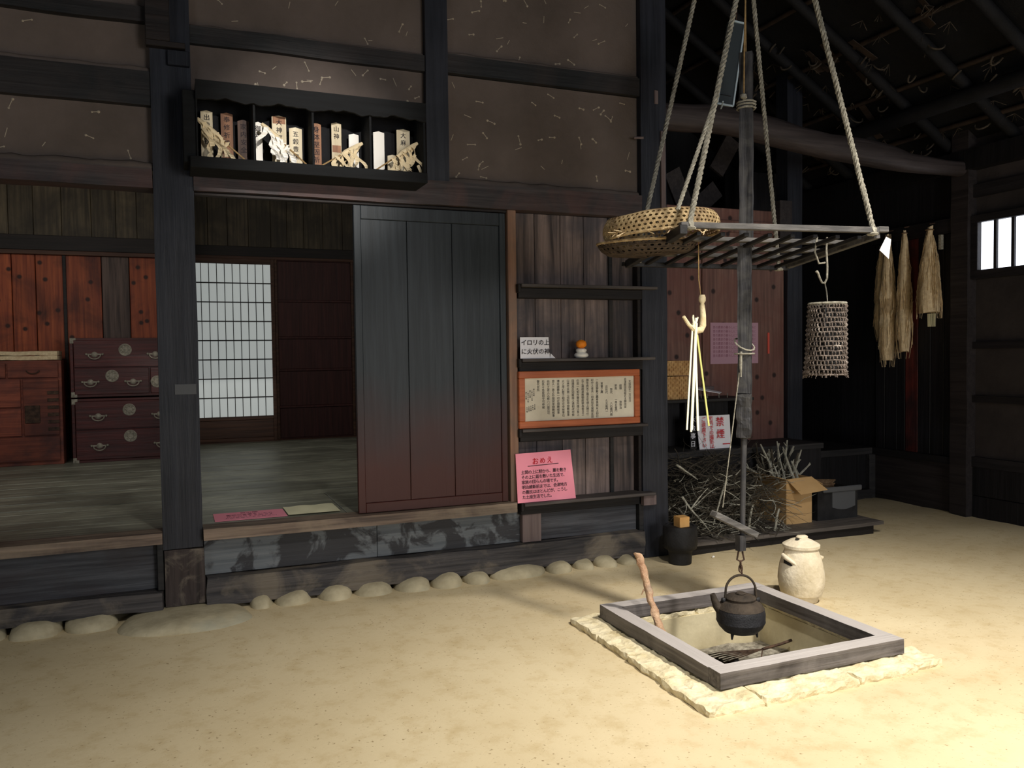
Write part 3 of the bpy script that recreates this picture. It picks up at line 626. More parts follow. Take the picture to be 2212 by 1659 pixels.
for i, (z, lb) in enumerate([(1.405, 'flat folded straw mat on the cupboard, under the other mat'), (1.448, 'flat folded straw mat on the cupboard, on top')]):
    HB(-2.0, -.935, 3.63, 3.98, z, z+.036, step=.06, amp=.008, freq=5, seed=i*3, rnd=.01).build('straw_mat', 'straw', None, lb, cat='mat', group='straw mats on the cupboard')

# sheets on the boards
fs = thing('floor_sign', 'pink card with black handwriting lying flat on the floorboards', 'sign', (.41, .28, .462))
fs.rotation_euler = (0, 0, 0)
B(.207, .612, .160, .411, .462, .4635).build('card', 'pink', fs)
lettering([('板の間', 0, .085, .035), ('家族が食事をしたり', .0, .03, .030), ('休んだりする所です', .0, -.015, .030), ('上がらないでください', 0, -.06, .030)], (.41, .285, .4638), (1, 0, 0), (0, 1, 0), 'purpleink', fs, bold=.0006)
cs = MB(); n = 14
for i in range(n):
    for j in range(8): pass
g = [[cs.b.verts.new((.618+.307*i/n, .16+.285*j/8, .4665+.004*math.sin(i*.9)*math.sin(j*.7)+.001)) for j in range(9)] for i in range(n+1)]
for i in range(n):
    for j in range(8): cs.b.faces.new([g[i][j], g[i+1][j], g[i+1][j+1], g[i][j+1]])
cs.smooth = True; cs.build('paper_sheet', 'cream', None, 'blank cream paper sheet on the floorboards right of the pink card', cat='paper')

# white note on the second shelf
nt = thing('paper_note', 'small white handwritten note leaning on the second wall shelf', 'note', (2.12, 0, 1.373))
e1 = Vector((.985, 0, 0)); ez = Vector((.10, .12, .95)).normalized()
o0 = Vector((2.035, -.045, 1.3735)); MB().prism([o0, o0+Vector((.205, 0, 0)), o0+Vector((.19, 0, 0))+ez*.137, o0-Vector((.008, 0, 0))+ez*.137], (0, .002, 0)).build('sheet', 'white', nt)
MB().prism([o0+Vector((.205, 0, 0)), o0+Vector((.215, .01, 0)), o0+Vector((.24, -.01, .0)), o0+Vector((.212, .0, .03))], (0, .002, 0)).build('curled_corner', 'white', nt)
lettering([('イロリの上', .0, .034, .040), ('に火伏の神', .004, -.024, .040)], o0+Vector((.098, -.004, 0))+ez*.066, (1, 0, 0), ez, 'ink', nt, bold=.0004)
# kagami mochi
mc = thing('rice_cake_ornament', 'two tier white rice cake ornament under the mandarin on the second shelf', 'ornament', (2.483, -.01, 1.373))
MB().lathe([(0, 0), (.036, 0), (.047, .012), (.046, .024), (.034, .034), (0, .034)], (2.483, -.01, 1.373), 24).build('lower_cake', 'mochi', mc)
MB().lathe([(0, .034), (.028, .034), (.036, .044), (.034, .056), (.022, .062), (0, .062)], (2.483, -.01, 1.373), 24).build('upper_cake', 'mochi', mc)
man = thing('mandarin', 'small orange mandarin on top of the white rice cakes', 'fruit', (2.483, -.01, 1.436))
mb = MB(); mb.lathe([(0, 0), (.018, .002), (.033, .014), (.036, .028), (.031, .044), (.014, .054), (0, .053)], (2.483, -.01, 1.4355), 24, .02); mb.build('peel', 'orange', man)
MB().sphere((2.483, -.01, 1.490), .004, 1).build('stem_button', 'reedgreen', man)
# framed manuscript
fr = thing('framed_manuscript', 'brush written manuscript in an orange brown wooden frame under the second shelf', 'picture', (2.46, 0, .927))
X0, X1, Z0, Z1, yf = 2.03, 2.915, .927, 1.292, -.03
tilt = .0
for a, b, c, d, nm in [(X0, X1, Z0, Z0+.045, 'frame_rail'), (X0, X1, Z1-.045, Z1, 'frame_rail'), (X0, X0+.042, Z0+.045, Z1-.045, 'frame_stile'), (X1-.042, X1, Z0+.045, Z1-.045, 'frame_stile')]:
    BB(a, b, yf, yf+.03, c, d, nm, 'frame', fr, .004)
B(X0+.042, X1-.042, yf+.014, yf+.018, Z0+.045, Z1-.045).build('manuscript', 'manu', fr)
B(X0+.01, X1-.01, yf+.018, yf+.03, Z0+.01, Z1-.01).build('backing', 'frame', fr)
cols = ['天保四年二月吉日', '会津郡田島組名主御用留', '組頭    弥惣治', '肝煎   一郎右衛門', '惣代   八右衛門殿', '百姓代  久左衛門一', '覚書之趣', '一此度御触之趣奉畏候以上仰付',
        '村中之者共一同承知仕候間此段', '御年貢米之儀去年通上納可仕', '右之通相違無御座候為後日之', '仍而一札如件御役所様江差上', '田畑高反別帳面之通相改申候', '山林竹木猥ニ伐取申間敷候事', '火之用心堅ク相守可申候事也',
        '博奕諸勝負一切仕間敷候事', '旅人一夜之外宿貸申間敷候事', '他村之者入込候ハバ届出可', '右条々急度相守可申候', '御代官所']
it = []; nx = len(cols)
for i, c in enumerate(cols):
    x = .37-i*.0355; big = i < 6; top = .115 if i not in (0, 2, 3, 4, 5, 6) else [.10, 0, .075, .075, .05, .07, .09][i]
    it += column(c, x, top-.003*random.random(), .0195, .0185)
for i in range(5): it += column('一郎次平太助' if i % 2 else '源七吉蔵', -.335-.0135*i, .065-.005*i, .0105, .0125); it += column('右衛門' if i % 2 else '左兵衛', -.33-.0135*i, -.035-.004*i, .0105, .0125)
lettering(it, ((X0+X1)/2, yf+.0135, (Z0+Z1)/2), (1, 0, 0), (0, 0, 1), 'sumi', fr, bold=.0003)
# pink title card
pc = thing('title_card', 'pink card with red heading and black text standing on the lowest wall shelf', 'sign', (2.21, -.03, .457))
p0 = Vector((2.005, -.045, .4575)); ez = Vector((0, .09, .996)).normalized(); ex = Vector((1, .02, 0)).normalized()
MB().prism([p0, p0+ex*.415, p0+ex*.393+ez*.318, p0+ez*.312], (0, .003, 0)).build('card', 'pink', pc)
body = ['土間の上に籾から、藁を敷き', 'その上に莚を敷いた生活で、', '家族の団らんの場です。', '明治維新前までは、会津地方', 'の農民はほとんどが、こうし', 'た土座生活でした。']
it = []
for j, ln in enumerate(body):
    for i, ch in enumerate(ln):
        it.append((ch, .045+i*.0248, .19-.0315*j, .0265))
lettering(it, p0+Vector((0, -.002, 0)), ex, ez, 'ink', pc, bold=.0004)
lettering([('お', .135, .255, .048), ('め', .187, .257, .042), ('え', .238, .258, .046)], p0+Vector((0, -.002, 0)), ex, ez, 'redink', pc, 'heading', bold=.0008)
MB().prism([p0+Vector((0, -.001, 0))+ex*a+ez*b for a, b in ((.08, .227), (.30, .233), (.30, .237), (.08, .231))], (0, -.001, 0)).build('underline', 'ink', pc)

# ================================================================== GOD SHELF
gs = thing('altar_shelf', 'black box shelf with scalloped fascia and four bays fixed above the doorway', 'shelf', (.76, -.13, 2.385))
ax0, ax1, yf, yb = .148, 1.382, -.25, .0
top = 2.84; n = 60
poly = [(ax0, yf, top), (ax1, yf, top)]
for i in range(n, -1, -1):
    t = i/n; u = (t*4) % 1; poly.append((ax0+(ax1-ax0)*t, yf, 2.738+.014*math.sin(math.pi*u*1.15)**2+.004*math.sin(t*61)+.003*math.sin(t*113+1)))
MB().prism(poly, (0, .018, 0)).build('fascia', 'altarwood', gs)
BB(.085, .148, yf+.03, -.001, 2.42, 2.79, 'side_panel', 'altarwood', gs); BB(ax1-.014, ax1, yf+.02, -.001, 2.45, 2.83, 'side_panel', 'altarwood', gs)
BB(.115, ax1+.002, yf-.002, -.001, 2.388, 2.447, 'base_board', 'altarwood', gs); BB(ax0, ax1-.014, yf+.02, .045, 2.80, 2.83, 'top_board', 'altarwood', gs)
B(ax0, ax1-.014, -.012, -.001, 2.447, 2.80).build('back_panel', 'soot', gs)
for x in (.438, .745, 1.062): BB(x-.006, x+.006, yf+.02, -.013, 2.447, 2.80, 'divider', 'altarwood', gs, .001)
BB(ax0, ax0+.008, yf+.018, yf+.03, 2.447, 2.80, 'corner_strip', 'altarwood', gs, .001)
tabs = [(.177, .237, 2.733, 'tablet_pale', '出雲大社', 'pale talisman tablet, leftmost in the first bay'), (.279, .341, 2.734, 'tablet_old', '奉修祈祷', 'orange brown talisman tablet, middle of the first bay'), (.365, .425, 2.70, 'tablet_dark', '家内安全', 'dark sooty talisman tablet, right in the first bay'),
        (.452, .495, 2.70, 'tablet_white', '御札', 'narrow white talisman at the left of the second bay'), (.546, .623, 2.741, 'tablet_pale', '大神町', 'tall pale talisman with brown top, middle of the second bay'), (.64, .71, 2.688, 'tablet_pale', '五穀豊穣', 'shorter pale talisman, right in the second bay'),
        (.760, .815, 2.72, 'tablet_old', '身体堅固祈', 'brown talisman tablet, leftmost in the third bay'), (.875, .931, 2.737, 'tablet_pale', '山神', 'pale talisman with a brown stain, middle of the third bay'), (.971, 1.028, 2.679, 'tablet_white', '', 'white talisman, right in the third bay'),
        (1.116, 1.181, 2.709, 'tablet_white', '', 'bright white talisman, leftmost in the fourth bay'), (1.252, 1.331, 2.731, 'tablet_pale', '大麻', 'broad pale talisman, middle of the fourth bay'), (1.187, 1.245, 2.568, 'tablet_pale', '', 'low square pale talisman in the fourth bay')]
for i, (a, b, z, mt, tx, lb) in enumerate(tabs):
    y = -.075+.012*(i % 2)-(.05 if i == 11 else 0)
    tb = thing('talisman_tablet', lb, 'talisman', ((a+b)/2, y, 2.4475), 'talismans in the god shelf')
    c = (a+b)/2
    MB().prism([(a, y, 2.4475), (b, y, 2.4475), (b, y, z-.008), (c, y, z), (a, y, z-.008)], (0, .009, 0)).build('tablet', mt, tb)
    if tx: lettering(column(tx, 0, 0, .034 if i != 6 else .038, .042), (c, y-.0008, z-.04), (1, 0, 0), (0, 0, 1), 'ink', tb, bold=.0005)
    if 'brown' in lb and mt == 'tablet_pale':
        zz = z-.045 if i == 4 else z-.17
        B(a+.004, b-.004, y-.0006, y, zz, zz+.04).build('brown_stain', 'tablet_old', tb)
def streamer(p, q, lb, side, seed):
    rnd_ = random.Random(seed); p, q = Vector(p), Vector(q); s_ = thing('paper_wand', lb, 'wand', p, 'paper wands in the god shelf')
    MB().tube([p, q], .0045, 6).build('stick', 'twine', s_)
    d = (q-p).normalized(); m_ = MB()
    MB().tube([p-d*.012, p+d*.02, p+d*.10, p+d*.135], [.009, .014, .017, .007], 7).build('paper_wrap', 'paperstrip', s_)
    for k in range(9):     # curling folded strips
        o = p+d*(.02+.15*k/8)+Vector((0, -.012-.003*(k % 3), 0)); ph = rnd_.uniform(0, 6.3); wv = rnd_.uniform(.008, .015); dx = rnd_.uniform(-.009, .009); a0 = rnd_.uniform(-.6, .6); prev = None
        for i in range(10):
            c = o+Vector((dx*i+.010*math.sin(i*.9+ph), -.010*math.cos(i*.8+ph), -.0135*i))
            if c.z < 2.456: break
            an = a0+.9*math.sin(i*.7+ph); w_ = Vector((math.cos(an), math.sin(an)*.7, .25*math.sin(ph)))*wv
            cur = (m_.b.verts.new(c-w_), m_.b.verts.new(c+w_))
            if prev: m_.b.faces.new((prev[0], prev[1], cur[1], cur[0]))
            prev = cur
    so = m_.build('folded_strips', 'paperstrip' if side else 'tablet_white', s_)
    md = so.modifiers.new('thickness', 'SOLIDIFY'); md.thickness = .0008
streamer((.165, -.16, 2.655), (.40, -.16, 2.458), 'folded paper wand crossing the first bay with a long red brown stick', 1, 1)
streamer((.49, -.17, 2.655), (.72, -.17, 2.458), 'grey and white paper wand crossing the second bay', 0, 2)
streamer((1.02, -.16, 2.60), (.79, -.16, 2.458), 'small brownish paper wand in the third bay', 1, 3)
streamer((1.34, -.17, 2.625), (1.10, -.17, 2.458), 'large cream paper wand curling across the fourth bay', 1, 4)
m_ = MB()
for k, (x, z) in enumerate([(1.33, 2.56), (1.345, 2.50), (1.29, 2.50), (1.25, 2.53)]):
    m_.bar((x, -.19, z), (x+.03*(1 if k % 2 else -1), -.18, z-.055), .002, .017, (1, 0, .3))
m_.build('curled_paper', 'paperstrip', None, 'loose curl of cream paper at the right end of the god shelf', cat='paper')

# ================================================================== POT HANGER, RACK AND KETTLE
pot = thing('pothook', 'smoked square hanging pole with lever board and iron hook above the hearth', 'pothook', (2.52, -1.6, .4))
PX, PY = 2.545, -1.60
pm = MB(); pm.rbox(-.0295, .0295, -.0295, .0295, 1.90, 2.815, step=.022, amp=.0035, freq=14); pm.rot(Matrix.Translation((PX+.014, PY, 0)) @ Matrix.Rotation(R_(45), 4, 'Z')); pm.build('upper_pole', 'pole', pot)
pm = MB(); pm.rbox(-.03, .03, -.03, .03, 1.2, 1.90, step=.022, amp=.003, freq=14, seed=4); pm.rot(Matrix.Translation((PX+.002, PY, 0)) @ Matrix.Rotation(R_(45), 4, 'Z')); pm.build('lower_pole', 'pole', pot)
pm = MB(); pm.rbox(-.034, .034, -.034, .034, .985, 1.2, step=.017, amp=.008, freq=26, seed=7, rnd=.004); pm.rot(Matrix.Translation((PX-.003, PY, 0)) @ Matrix.Rotation(R_(45), 4, 'Z')); pm.build('charred_end', 'pole', pot, 'charred rough lower end of the pole')
MB().tube([(PX-.003, PY, 1.0), (2.53, -1.605, .75), (2.522, -1.61, .52)], [.014, .0135, .013], 10).build('rod', 'pole', pot)
HB(2.487, 2.523, -1.635, -1.60, .445, .52, step=.02, amp=.002).build('rod_foot', 'pole', pot)
MB().bar((2.362, -1.60, .632), (2.585, -1.625, .517), .062, .030).build('lever_board', 'rack', pot, bev=.004)
cR = Vector((.925, -.38, 0)); kc = Vector((2.503, -1.62, .045))
def arc(c, r1, r2, a0, a1, n=14, ax=cR): return [Vector(c)+ax*r1*math.cos(R_(a0+(a1-a0)*i/n))+Vector((0, 0, r2*math.sin(R_(a0+(a1-a0)*i/n)))) for i in range(n+1)]
lk = MB(); lk.tube([Vector((2.503, -1.62, .452))-cR*.008, Vector((2.503, -1.62, .43))-cR*.012, Vector((2.503, -1.62, .402))-cR*.017, Vector((2.503, -1.62, .393))+cR*.0, Vector((2.503, -1.62, .402))+cR*.017, Vector((2.503, -1.62, .43))+cR*.011, Vector((2.503, -1.62, .45))+cR*.008], .0045, 7); lk.build('hook_loop', 'rust', pot)
for k, z in enumerate((.378, .358)):
    MB().tube([Vector((2.503, -1.62, z))+(cR if k % 2 else Vector((.38, .925, 0)))*.008*math.cos(t)+Vector((0, 0, .018*math.sin(t))) for t in [R_(a*30) for a in range(13)]], .0035, 6, False).build('chain_link', 'rust', pot)
MB().tube([(2.503, -1.62, .365), (2.508, -1.621, .35), (2.509, -1.622, .332), (2.503, -1.622, .3265)], .005, 6).build('s_hook', 'rust', pot)
# twine on the pole
tw = MB(); zz = [2.555, 2.57, 2.583]
for z in zz: tw.tube([Vector((PX+.014, PY, z))+Vector((math.cos(t), math.sin(t), 0))*.043 for t in [R_(a*45) for a in range(9)]], .005, 6, False)
tw.blob((PX-.025, PY-.03, 2.60), .018, .014, .016, 3, .3, 1)
tw.build('twine_binding', 'rope', pot)
tw = MB()
for z, tl in ((1.435, .03), (1.39, 0)): tw.tube([Vector((PX, PY, z))+Vector((math.cos(t)*.046, math.sin(t)*.046, tl*math.sin(t*1))) for t in [R_(a*30) for a in range(13)]], .004, 5, False)
tw.tube([(PX-.035, PY-.02, 1.40), (PX-.038, PY-.02, 1.34), (PX-.036, PY-.02, 1.28)], [.006, .008, .003], 6); tw.build('twine_binding', 'rope', pot)
MB().tube([(PX-.04, PY-.012, 1.30), (2.455, -1.608, .95), (2.408, -1.61, .66)], .0028, 5).build('lever_cord', 'rope', pot)

kt = thing('iron_kettle', 'black cast iron kettle with arched handle hanging over the hearth', 'kettle', kc)
prof = [(0, .0), (.05, .002), (.082, .014), (.104, .038), (.1135, .058), (.1155, .061), (.1155, .064), (.1145, .067), (.1155, .10), (.110, .125), (.094, .146), (.076, .157), (.068, .160), (.068, .168), (.062, .170)]
MB().lathe(prof, kc, 48).build('body', 'kettle', kt)
MB().lathe([(.062, .168), (.071, .167), (.073, .173), (.068, .180), (.045, .187), (.022, .190), (0, .190)], kc, 40).build('lid', 'kettletop', kt)
MB().lathe([(0, .19), (.022, .19), (.024, .194), (.02, .199), (.015, .197), (0, .196)], kc, 20, .03).build('lid_knob', 'kettletop', kt)
MB().lathe([(.1115, .1245), (.0955, .1468), (.0775, .1578), (.0695, .1612), (.0695, .166)], kc, 48).build('dusty_shoulder', 'kettletop', kt)
MB().tube([kc-cR*.095+Vector((0, 0, .112)), kc-cR*.115+Vector((0, 0, .135)), kc-cR*.127+Vector((0, 0, .165)), kc-cR*.136+Vector((0, 0, .192))], [.026, .021, .016, .0125], 14).build('spout', 'kettletop', kt)
MB().tube([kc-cR*.076+Vector((0, 0, .165))]+arc(kc+Vector((0, 0, .205)), .072, .077, 180, 0, 20)+[kc+cR*.076+Vector((0, 0, .162))], .0058, 8).build('bail_handle', 'kettletop', kt)
for q in (-1, 1): MB().blob(kc+cR*q*.082+Vector((0, 0, .161)), .013, .011, .013, q, .2, 2).build('handle_lug', 'kettle', kt)
for a in (200, 320, 80):
    d = Vector((math.cos(R_(a)), math.sin(R_(a)), 0)); MB().tube([kc+d*.072+Vector((0, 0, .014)), kc+d*.076+Vector((0, 0, -.014))], [.009, .004], 8).build('foot', 'kettle', kt)

# hanging rack
NL, NR, FL, FR = Vector((2.045, -1.82, 1.925)), Vector((3.0, -1.97, 1.925)), Vector((2.235, -1.08, 1.875)), Vector((3.2, -1.14, 1.875))
rk = thing('hanging_rack', 'smoked wooden slat rack hung by four ropes above the hearth', 'rack', (2.6, -1.5, 1.9))
dn = (NR-NL).normalized(); dl = (FL-NL).normalized()
def P(s, t): return NL.lerp(NR, s).lerp(FL.lerp(FR, s), t)
up_ = Vector((0, 0, 1))
MB().bar(P(-.01, .0)+up_*.022, P(1.0, .0)+up_*.022, .030, .026).build('rail', 'rack', rk, bev=.002)
MB().bar(P(1.0, .005)+up_*.026, P(1.055, .005)+up_*.026, .034, .026).build('rail_tenon', 'rack', rk, bev=.003)
MB().bar(P(0, -.03), P(0, 1.09), .034, .040).build('rail', 'rackdark', rk, bev=.002); MB().bar(P(1., -.0), P(1., 1.02), .030, .030).build('rail', 'rack', rk, bev=.002)
MB().bar(P(-.0, 1.)+up_*-.012, P(1.0, 1.)-up_*.012, .030, .024).build('rail', 'rackdark', rk, bev=.002)
for t in (.29, .55, .78): MB().bar(P(.0, t)+up_*.012, P(1.0, t)+up_*.012, .046, .02).build('slat', 'rack', rk, bev=.002)
for k in range(8): s_ = .09+.118*k; MB().bar(P(s_, .02)-up_*.008, P(s_+.0, 1.0)-up_*.008, .022, .017).build('slat', 'rackdark', rk, bev=.002)
MB().bar(P(0, 1.09)-up_*.004, P(-.035, 1.08), .02, .02).build('rail_tenon', 'rackdark', rk)
# ropes
TN, TF = Vector((2.587, -1.75, 3.773)), Vector((2.698, -1.35, 4.097))
def rope(name, a, b, r, lb, turns=14, mat='rope', par=None, group='rack ropes', strands=3):
    a, b = Vector(a), Vector(b); d = (b-a); L = d.length; d.normalize(); e = d.orthogonal().normalized(); f = d.cross(e)
    n = int(L/r/1.1); m_ = MB()
    for s_ in range(strands):
        pts = []
        for i in range(n+1):
            t = i/n; an = 2*math.pi*(s_/strands+L*turns*t); pts.append(a+d*L*t+(e*math.cos(an)+f*math.sin(an))*r*.55+Vector((0, 0, -.0)))
        m_.tube(pts, [r*.58*(1+.2*noise.noise(Vector((i*.7, s_*5, 0)))) for i in range(n+1)], 5)
    return m_.build(name, mat, par, lb, cat='rope', group=group)
ropes = [('grey straw rope at the rack corner nearest the basket, in front', P(.04, .0)+up_*.04, TN, .0125), ('grey straw rope at the front right corner of the rack', P(.975, .0)+up_*.035, TN, .0125),
         ('grey straw rope at the far left corner of the rack', P(.03, 1.0)+up_*.03, TF, .0115), ('grey straw rope at the far right corner of the rack', P(.94, 1.0)+up_*.01, TF, .0115)]
for lb, a, b, r in ropes:
    o = rope('straw_rope', a, b, r, lb)
    kn = MB(); kn.blob(a-up_*.018, r*1.7, r*1.7, r*2.2, 2, .4, 1)
    kn.tube([a+Vector((.02*math.cos(t), .02*math.sin(t), -.03)) for t in [R_(q*45) for q in range(9)]], .007, 5, False)
    kn.build('knot', 'rope', o)
ropeo = MB(); a = ropes[0][1]
rope('frayed_rope_tail', a.lerp(TN, .30), a+Vector((-.05, .02, .05)), .009, 'loose second strand tied down beside the front left rope', 16, group=None)
MB().tube([(PX-.022, PY-.028, 2.60), (PX-.012, PY-.02, 2.85), (PX+.02, PY, 3.3), (PX+.05, PY, 4.0)], .004, 6).build('orange_cord', 'twine', None, 'thin orange cord tied to the knot on the hanging pole', cat='cord')
MB().tube([(PX+.012, PY, 2.812), (PX+.012, PY+.004, 3.3), (PX+.06, PY, 4.0)], .004, 6).build('orange_cord', 'twine', None, 'thin orange cord running into the top end of the hanging pole', cat='cord')
MB().tube([(1.2, -1.6, 3.95), (2.6, -1.55, 4.02), (4.4, -1.5, 4.02)], [.07, .065, .06], 12).build('roof_beam', 'log', None, 'round roof log above the rack that its ropes run up to', cat='beam')
# paper tag
tg = MB(); q0 = P(1.03, 0)+Vector((.0, -.02, -.01)); tg.prism([q0, q0+cR*.022+Vector((0, 0, -.012)), q0+cR*.012+Vector((0, 0, -.1)), q0-cR*.03+Vector((0, 0, -.06))], (0, .0015, 0)); tg.build('paper_tag', 'white', None, 'small blank white tag at the right front corner of the rack', cat='tag')

# hex woven baskets on the rack
def weave(prof, c, seg, rows_mat, name, par, ax=1., ay=1., rz=0., hole=.42, tilt=Matrix.Identity(4), mat='basket', fill=None):
    """openwork skin: each cell of the swept profile is a ring around a hole"""
    c = Vector(c); m_ = MB(); V = []
    n = len(prof)-1
    def pt(u, v):
        i = min(int(v), n-1); f = v-i; r = prof[i][0]*(1-f)+prof[i+1][0]*f; z = prof[i][1]*(1-f)+prof[i+1][1]*f; t = 2*math.pi*u/seg
        k = 1+.02*noise.noise(Vector((math.cos(t)*2, math.sin(t)*2, z*8))); return Vector((math.cos(t)*r*ax*k, math.sin(t)*r*ay*k, z+.008*noise.noise(Vector((math.cos(t)*1.5, math.sin(t)*1.5, 7)))))
    for i in range(n):
        for j in range(seg):
            sh_ = .5*(i % 2); us = (j+sh_, j+1+sh_)
            co = [m_.b.verts.new(pt(u, v)) for u, v in ((us[0], i), (us[1], i), (us[1], i+1), (us[0], i+1))]
            h = hole if not callable(hole) else hole(j, i)
            if h < .05: m_.b.faces.new(co); continue
            inn = []
            for q in range(8):
                a = R_(225+45*q); inn.append(m_.b.verts.new(pt(us[0]+.5+math.cos(a)*h*.62, i+.5+math.sin(a)*h*.62)))
            for q in range(4):
                m_.b.faces.new([co[q], co[(q+1) % 4], inn[(2*q+2) % 8], inn[2*q+1], inn[2*q]])
    m_.rot(Matrix.Translation(c) @ tilt @ Matrix.Rotation(rz, 4, 'Z'))
    o = m_.build(name, mat, par)
    md = o.modifiers.new('thickness', 'SOLIDIFY'); md.thickness = .003; return o
bk = thing('open_weave_basket', 'shallow openwork bamboo basket lying on the left end of the rack', 'basket', (2.15, -1.52, 1.95))
T1 = Matrix.Rotation(R_(-4), 4, 'Y') @ Matrix.Rotation(R_(-3), 4, 'X')
bc = (2.15, -1.50, 1.945); bp = [(.262, 0), (.268, .018), (.272, .036), (.270, .054), (.262, .072), (.250, .088)]
weave(bp, bc, 64, None, 'basket_wall', bk, 1.05, .95, .2, .5, T1)
weave([(.250, .088), (.20, .100), (.14, .106), (.08, .108), (.01, .108)], bc, 48, None, 'basket_top', bk, 1.05, .95, .2, .35, T1)
rm = MB(); rm.tube([Vector((math.cos(t)*.262*1.05, math.sin(t)*.262*.95, 0)) for t in [R_(q*7.5) for q in range(49)]], .0075, 6, False); rm.rot(Matrix.Translation(bc) @ T1 @ Matrix.Rotation(.2, 4, 'Z')); rm.build('rim', 'basket', bk)
m_ = MB()
for k in range(26):
    a = random.uniform(3.3, 5.1); p_ = Vector(bc)+Vector((math.cos(a)*.275, math.sin(a)*.25, .0)); m_.tube([p_, p_+Vector((random.uniform(-.06, .06), -.01, random.uniform(-.03, .01)))], .002, 4)
m_.build('broken_splints', 'straw', bk, kind='stuff')
tr = thing('bamboo_tray', 'dark shallow bamboo tray tilted under the openwork basket, overhanging the rack', 'tray', (2.05, -1.42, 1.9))
T2 = Matrix.Rotation(R_(-3), 4, 'Y') @ Matrix.Rotation(R_(2), 4, 'X')
tc_ = (2.11, -1.44, 1.885); weave([(.01, -.022), (.10, -.02), (.19, -.012), (.215, .004), (.228, .022), (.232, .040)], tc_, 44, None, 'tray_shell', tr, 1.05, .95, 0, .42, T2, 'basketdark')
rm = MB(); rm.tube([Vector((math.cos(t)*.232*1.05, math.sin(t)*.232*.95, .040)) for t in [R_(q*7.5) for q in range(49)]], .007, 6, False); rm.rot(Matrix.Translation(tc_) @ T2); rm.build('rim', 'basket', tr)

# things hanging from the rack
bh = thing('branch_hook', 'peeled forked branch hook hung on a thin string under the rack', 'hook', (2.30, -1.6, 1.49))
MB().tube([(2.304, -1.6, 1.668), (2.304, -1.6, 1.655), (2.304, -1.6, 1.640), (2.304, -1.6, 1.628), (2.304, -1.6, 1.615), (2.308, -1.6, 1.57), (2.306, -1.6, 1.525), (2.296, -1.6, 1.505), (2.268, -1.6, 1.50), (2.262, -1.6, 1.502)], [.012, .0165, .0165, .009, .0125, .014, .0165, .016, .015, .011], 10).build('branch', 'bone', bh)
MB().tube([(2.196, -1.605, 1.566), (2.225, -1.603, 1.53), (2.258, -1.6, 1.502)], [.008, .009, .009], 7).build('side_twig', 'bone', bh)
MB().tube([(2.296, -1.6, 1.665), (2.285, -1.6, 1.74), (2.284, -1.6, 1.93)], .0028, 5).build('string', 'twine', bh)
rs = [((2.25, -1.60, 1.535), (2.208, -1.61, 1.04), 'leftmost'), ((2.262, -1.61, 1.56), (2.224, -1.62, 1.030), 'second from the left, longest'), ((2.262, -1.615, 1.535), (2.243, -1.60, 1.038), 'third from the left'), ((2.268, -1.59, 1.52), (2.277, -1.60, 1.032), 'fourth from the left, thickest'), ((2.272, -1.60, 1.50), (2.338, -1.60, 1.052), 'rightmost, greenish')]
for i, (a, b, lb) in enumerate(rs):
    MB().bar(a, b, .0085 if i != 3 else .011, .004, (0, 1, 0)).build('peeled_reed', 'reed' if i < 4 else 'reedgreen', None, 'pale peeled reed hanging from the branch hook, '+lb, cat='reed', group='reeds on the branch hook')
m_ = MB()
for k in range(5): m_.tube([(2.262, -1.607, 1.50), (2.258+random.uniform(-.02, .02), -1.61, 1.52), (2.25+random.uniform(-.02, .03), -1.61, 1.545+random.uniform(0, .03))], .0035, 5)
m_.build('reed_tie', 'reed', None, 'short knotted reed ends tied over the branch hook', cat='tie')
ch = thing('cord_hook', 'grey bent twig hook on a cord under the right side of the rack', 'hook', (2.87, -1.75, 1.72))
MB().tube([(2.902, -1.76, 1.94), (2.908, -1.75, 1.88), (2.914, -1.75, 1.80), (2.912, -1.75, 1.745), (2.898, -1.75, 1.722), (2.882, -1.75, 1.724), (2.868, -1.75, 1.745), (2.858, -1.75, 1.768), (2.848, -1.75, 1.778)], [.004, .0045, .005, .005, .005, .005, .005, .0055, .007], 7).build('hook_rod', 'rope', ch)
MB().tube([(2.852, -1.75, 1.94), (2.838, -1.75, 1.87), (2.862, -1.75, 1.815), (2.90, -1.75, 1.82)], .0045, 6).build('cord', 'rope', ch)
fb_ = thing('fish_basket', 'grey wicker cylinder basket hanging from the cord hook', 'basket', (2.91, -1.76, 1.28))
m_ = MB(); cx, cy = 2.905, -1.76; rows = 15
for i in range(rows+1):
    t = i/rows; z = 1.622-.335*t; r = .083+.010*t; ox = -.012*t
    m_.tube([(cx+ox+math.cos(a)*r, cy+math.sin(a)*r, z+.004*noise.noise(Vector((math.cos(a)*2, math.sin(a)*2, i*3)))) for a in [R_(q*12) for q in range(31)]], .0042, 5, False)
m_.build('woven_ring', 'fishbasket', fb_)
m_ = MB()
for i in range(rows):
    for k in range(34):
        t = (i+.5)/rows; a = 2*math.pi*(k+.5*(i % 2)+random.uniform(-.2, .2))/34; r = .082+.010*t; ox = -.012*t; z = 1.622-.335*t; d = Vector((math.cos(a), math.sin(a), 0)); p_ = Vector((cx+ox, cy, z))+d*r
        m_.tube([p_+Vector((0, 0, .010)), p_+d*random.uniform(.004, .009), p_+Vector((0, 0, -.012))], .0035, 4)
m_.build('woven_splints', 'fishbasket', fb_, kind='stuff')
m_ = MB()
for k in range(60): a = random.uniform(0, 6.28); p_ = Vector((cx-.012+math.cos(a)*.092, cy+math.sin(a)*.092, 1.295)); m_.tube([p_, p_+Vector((math.cos(a)*.012, math.sin(a)*.012, random.uniform(-.03, .012)))], .0018, 3)
m_.build('frayed_edge', 'fishbasket', fb_, kind='stuff')
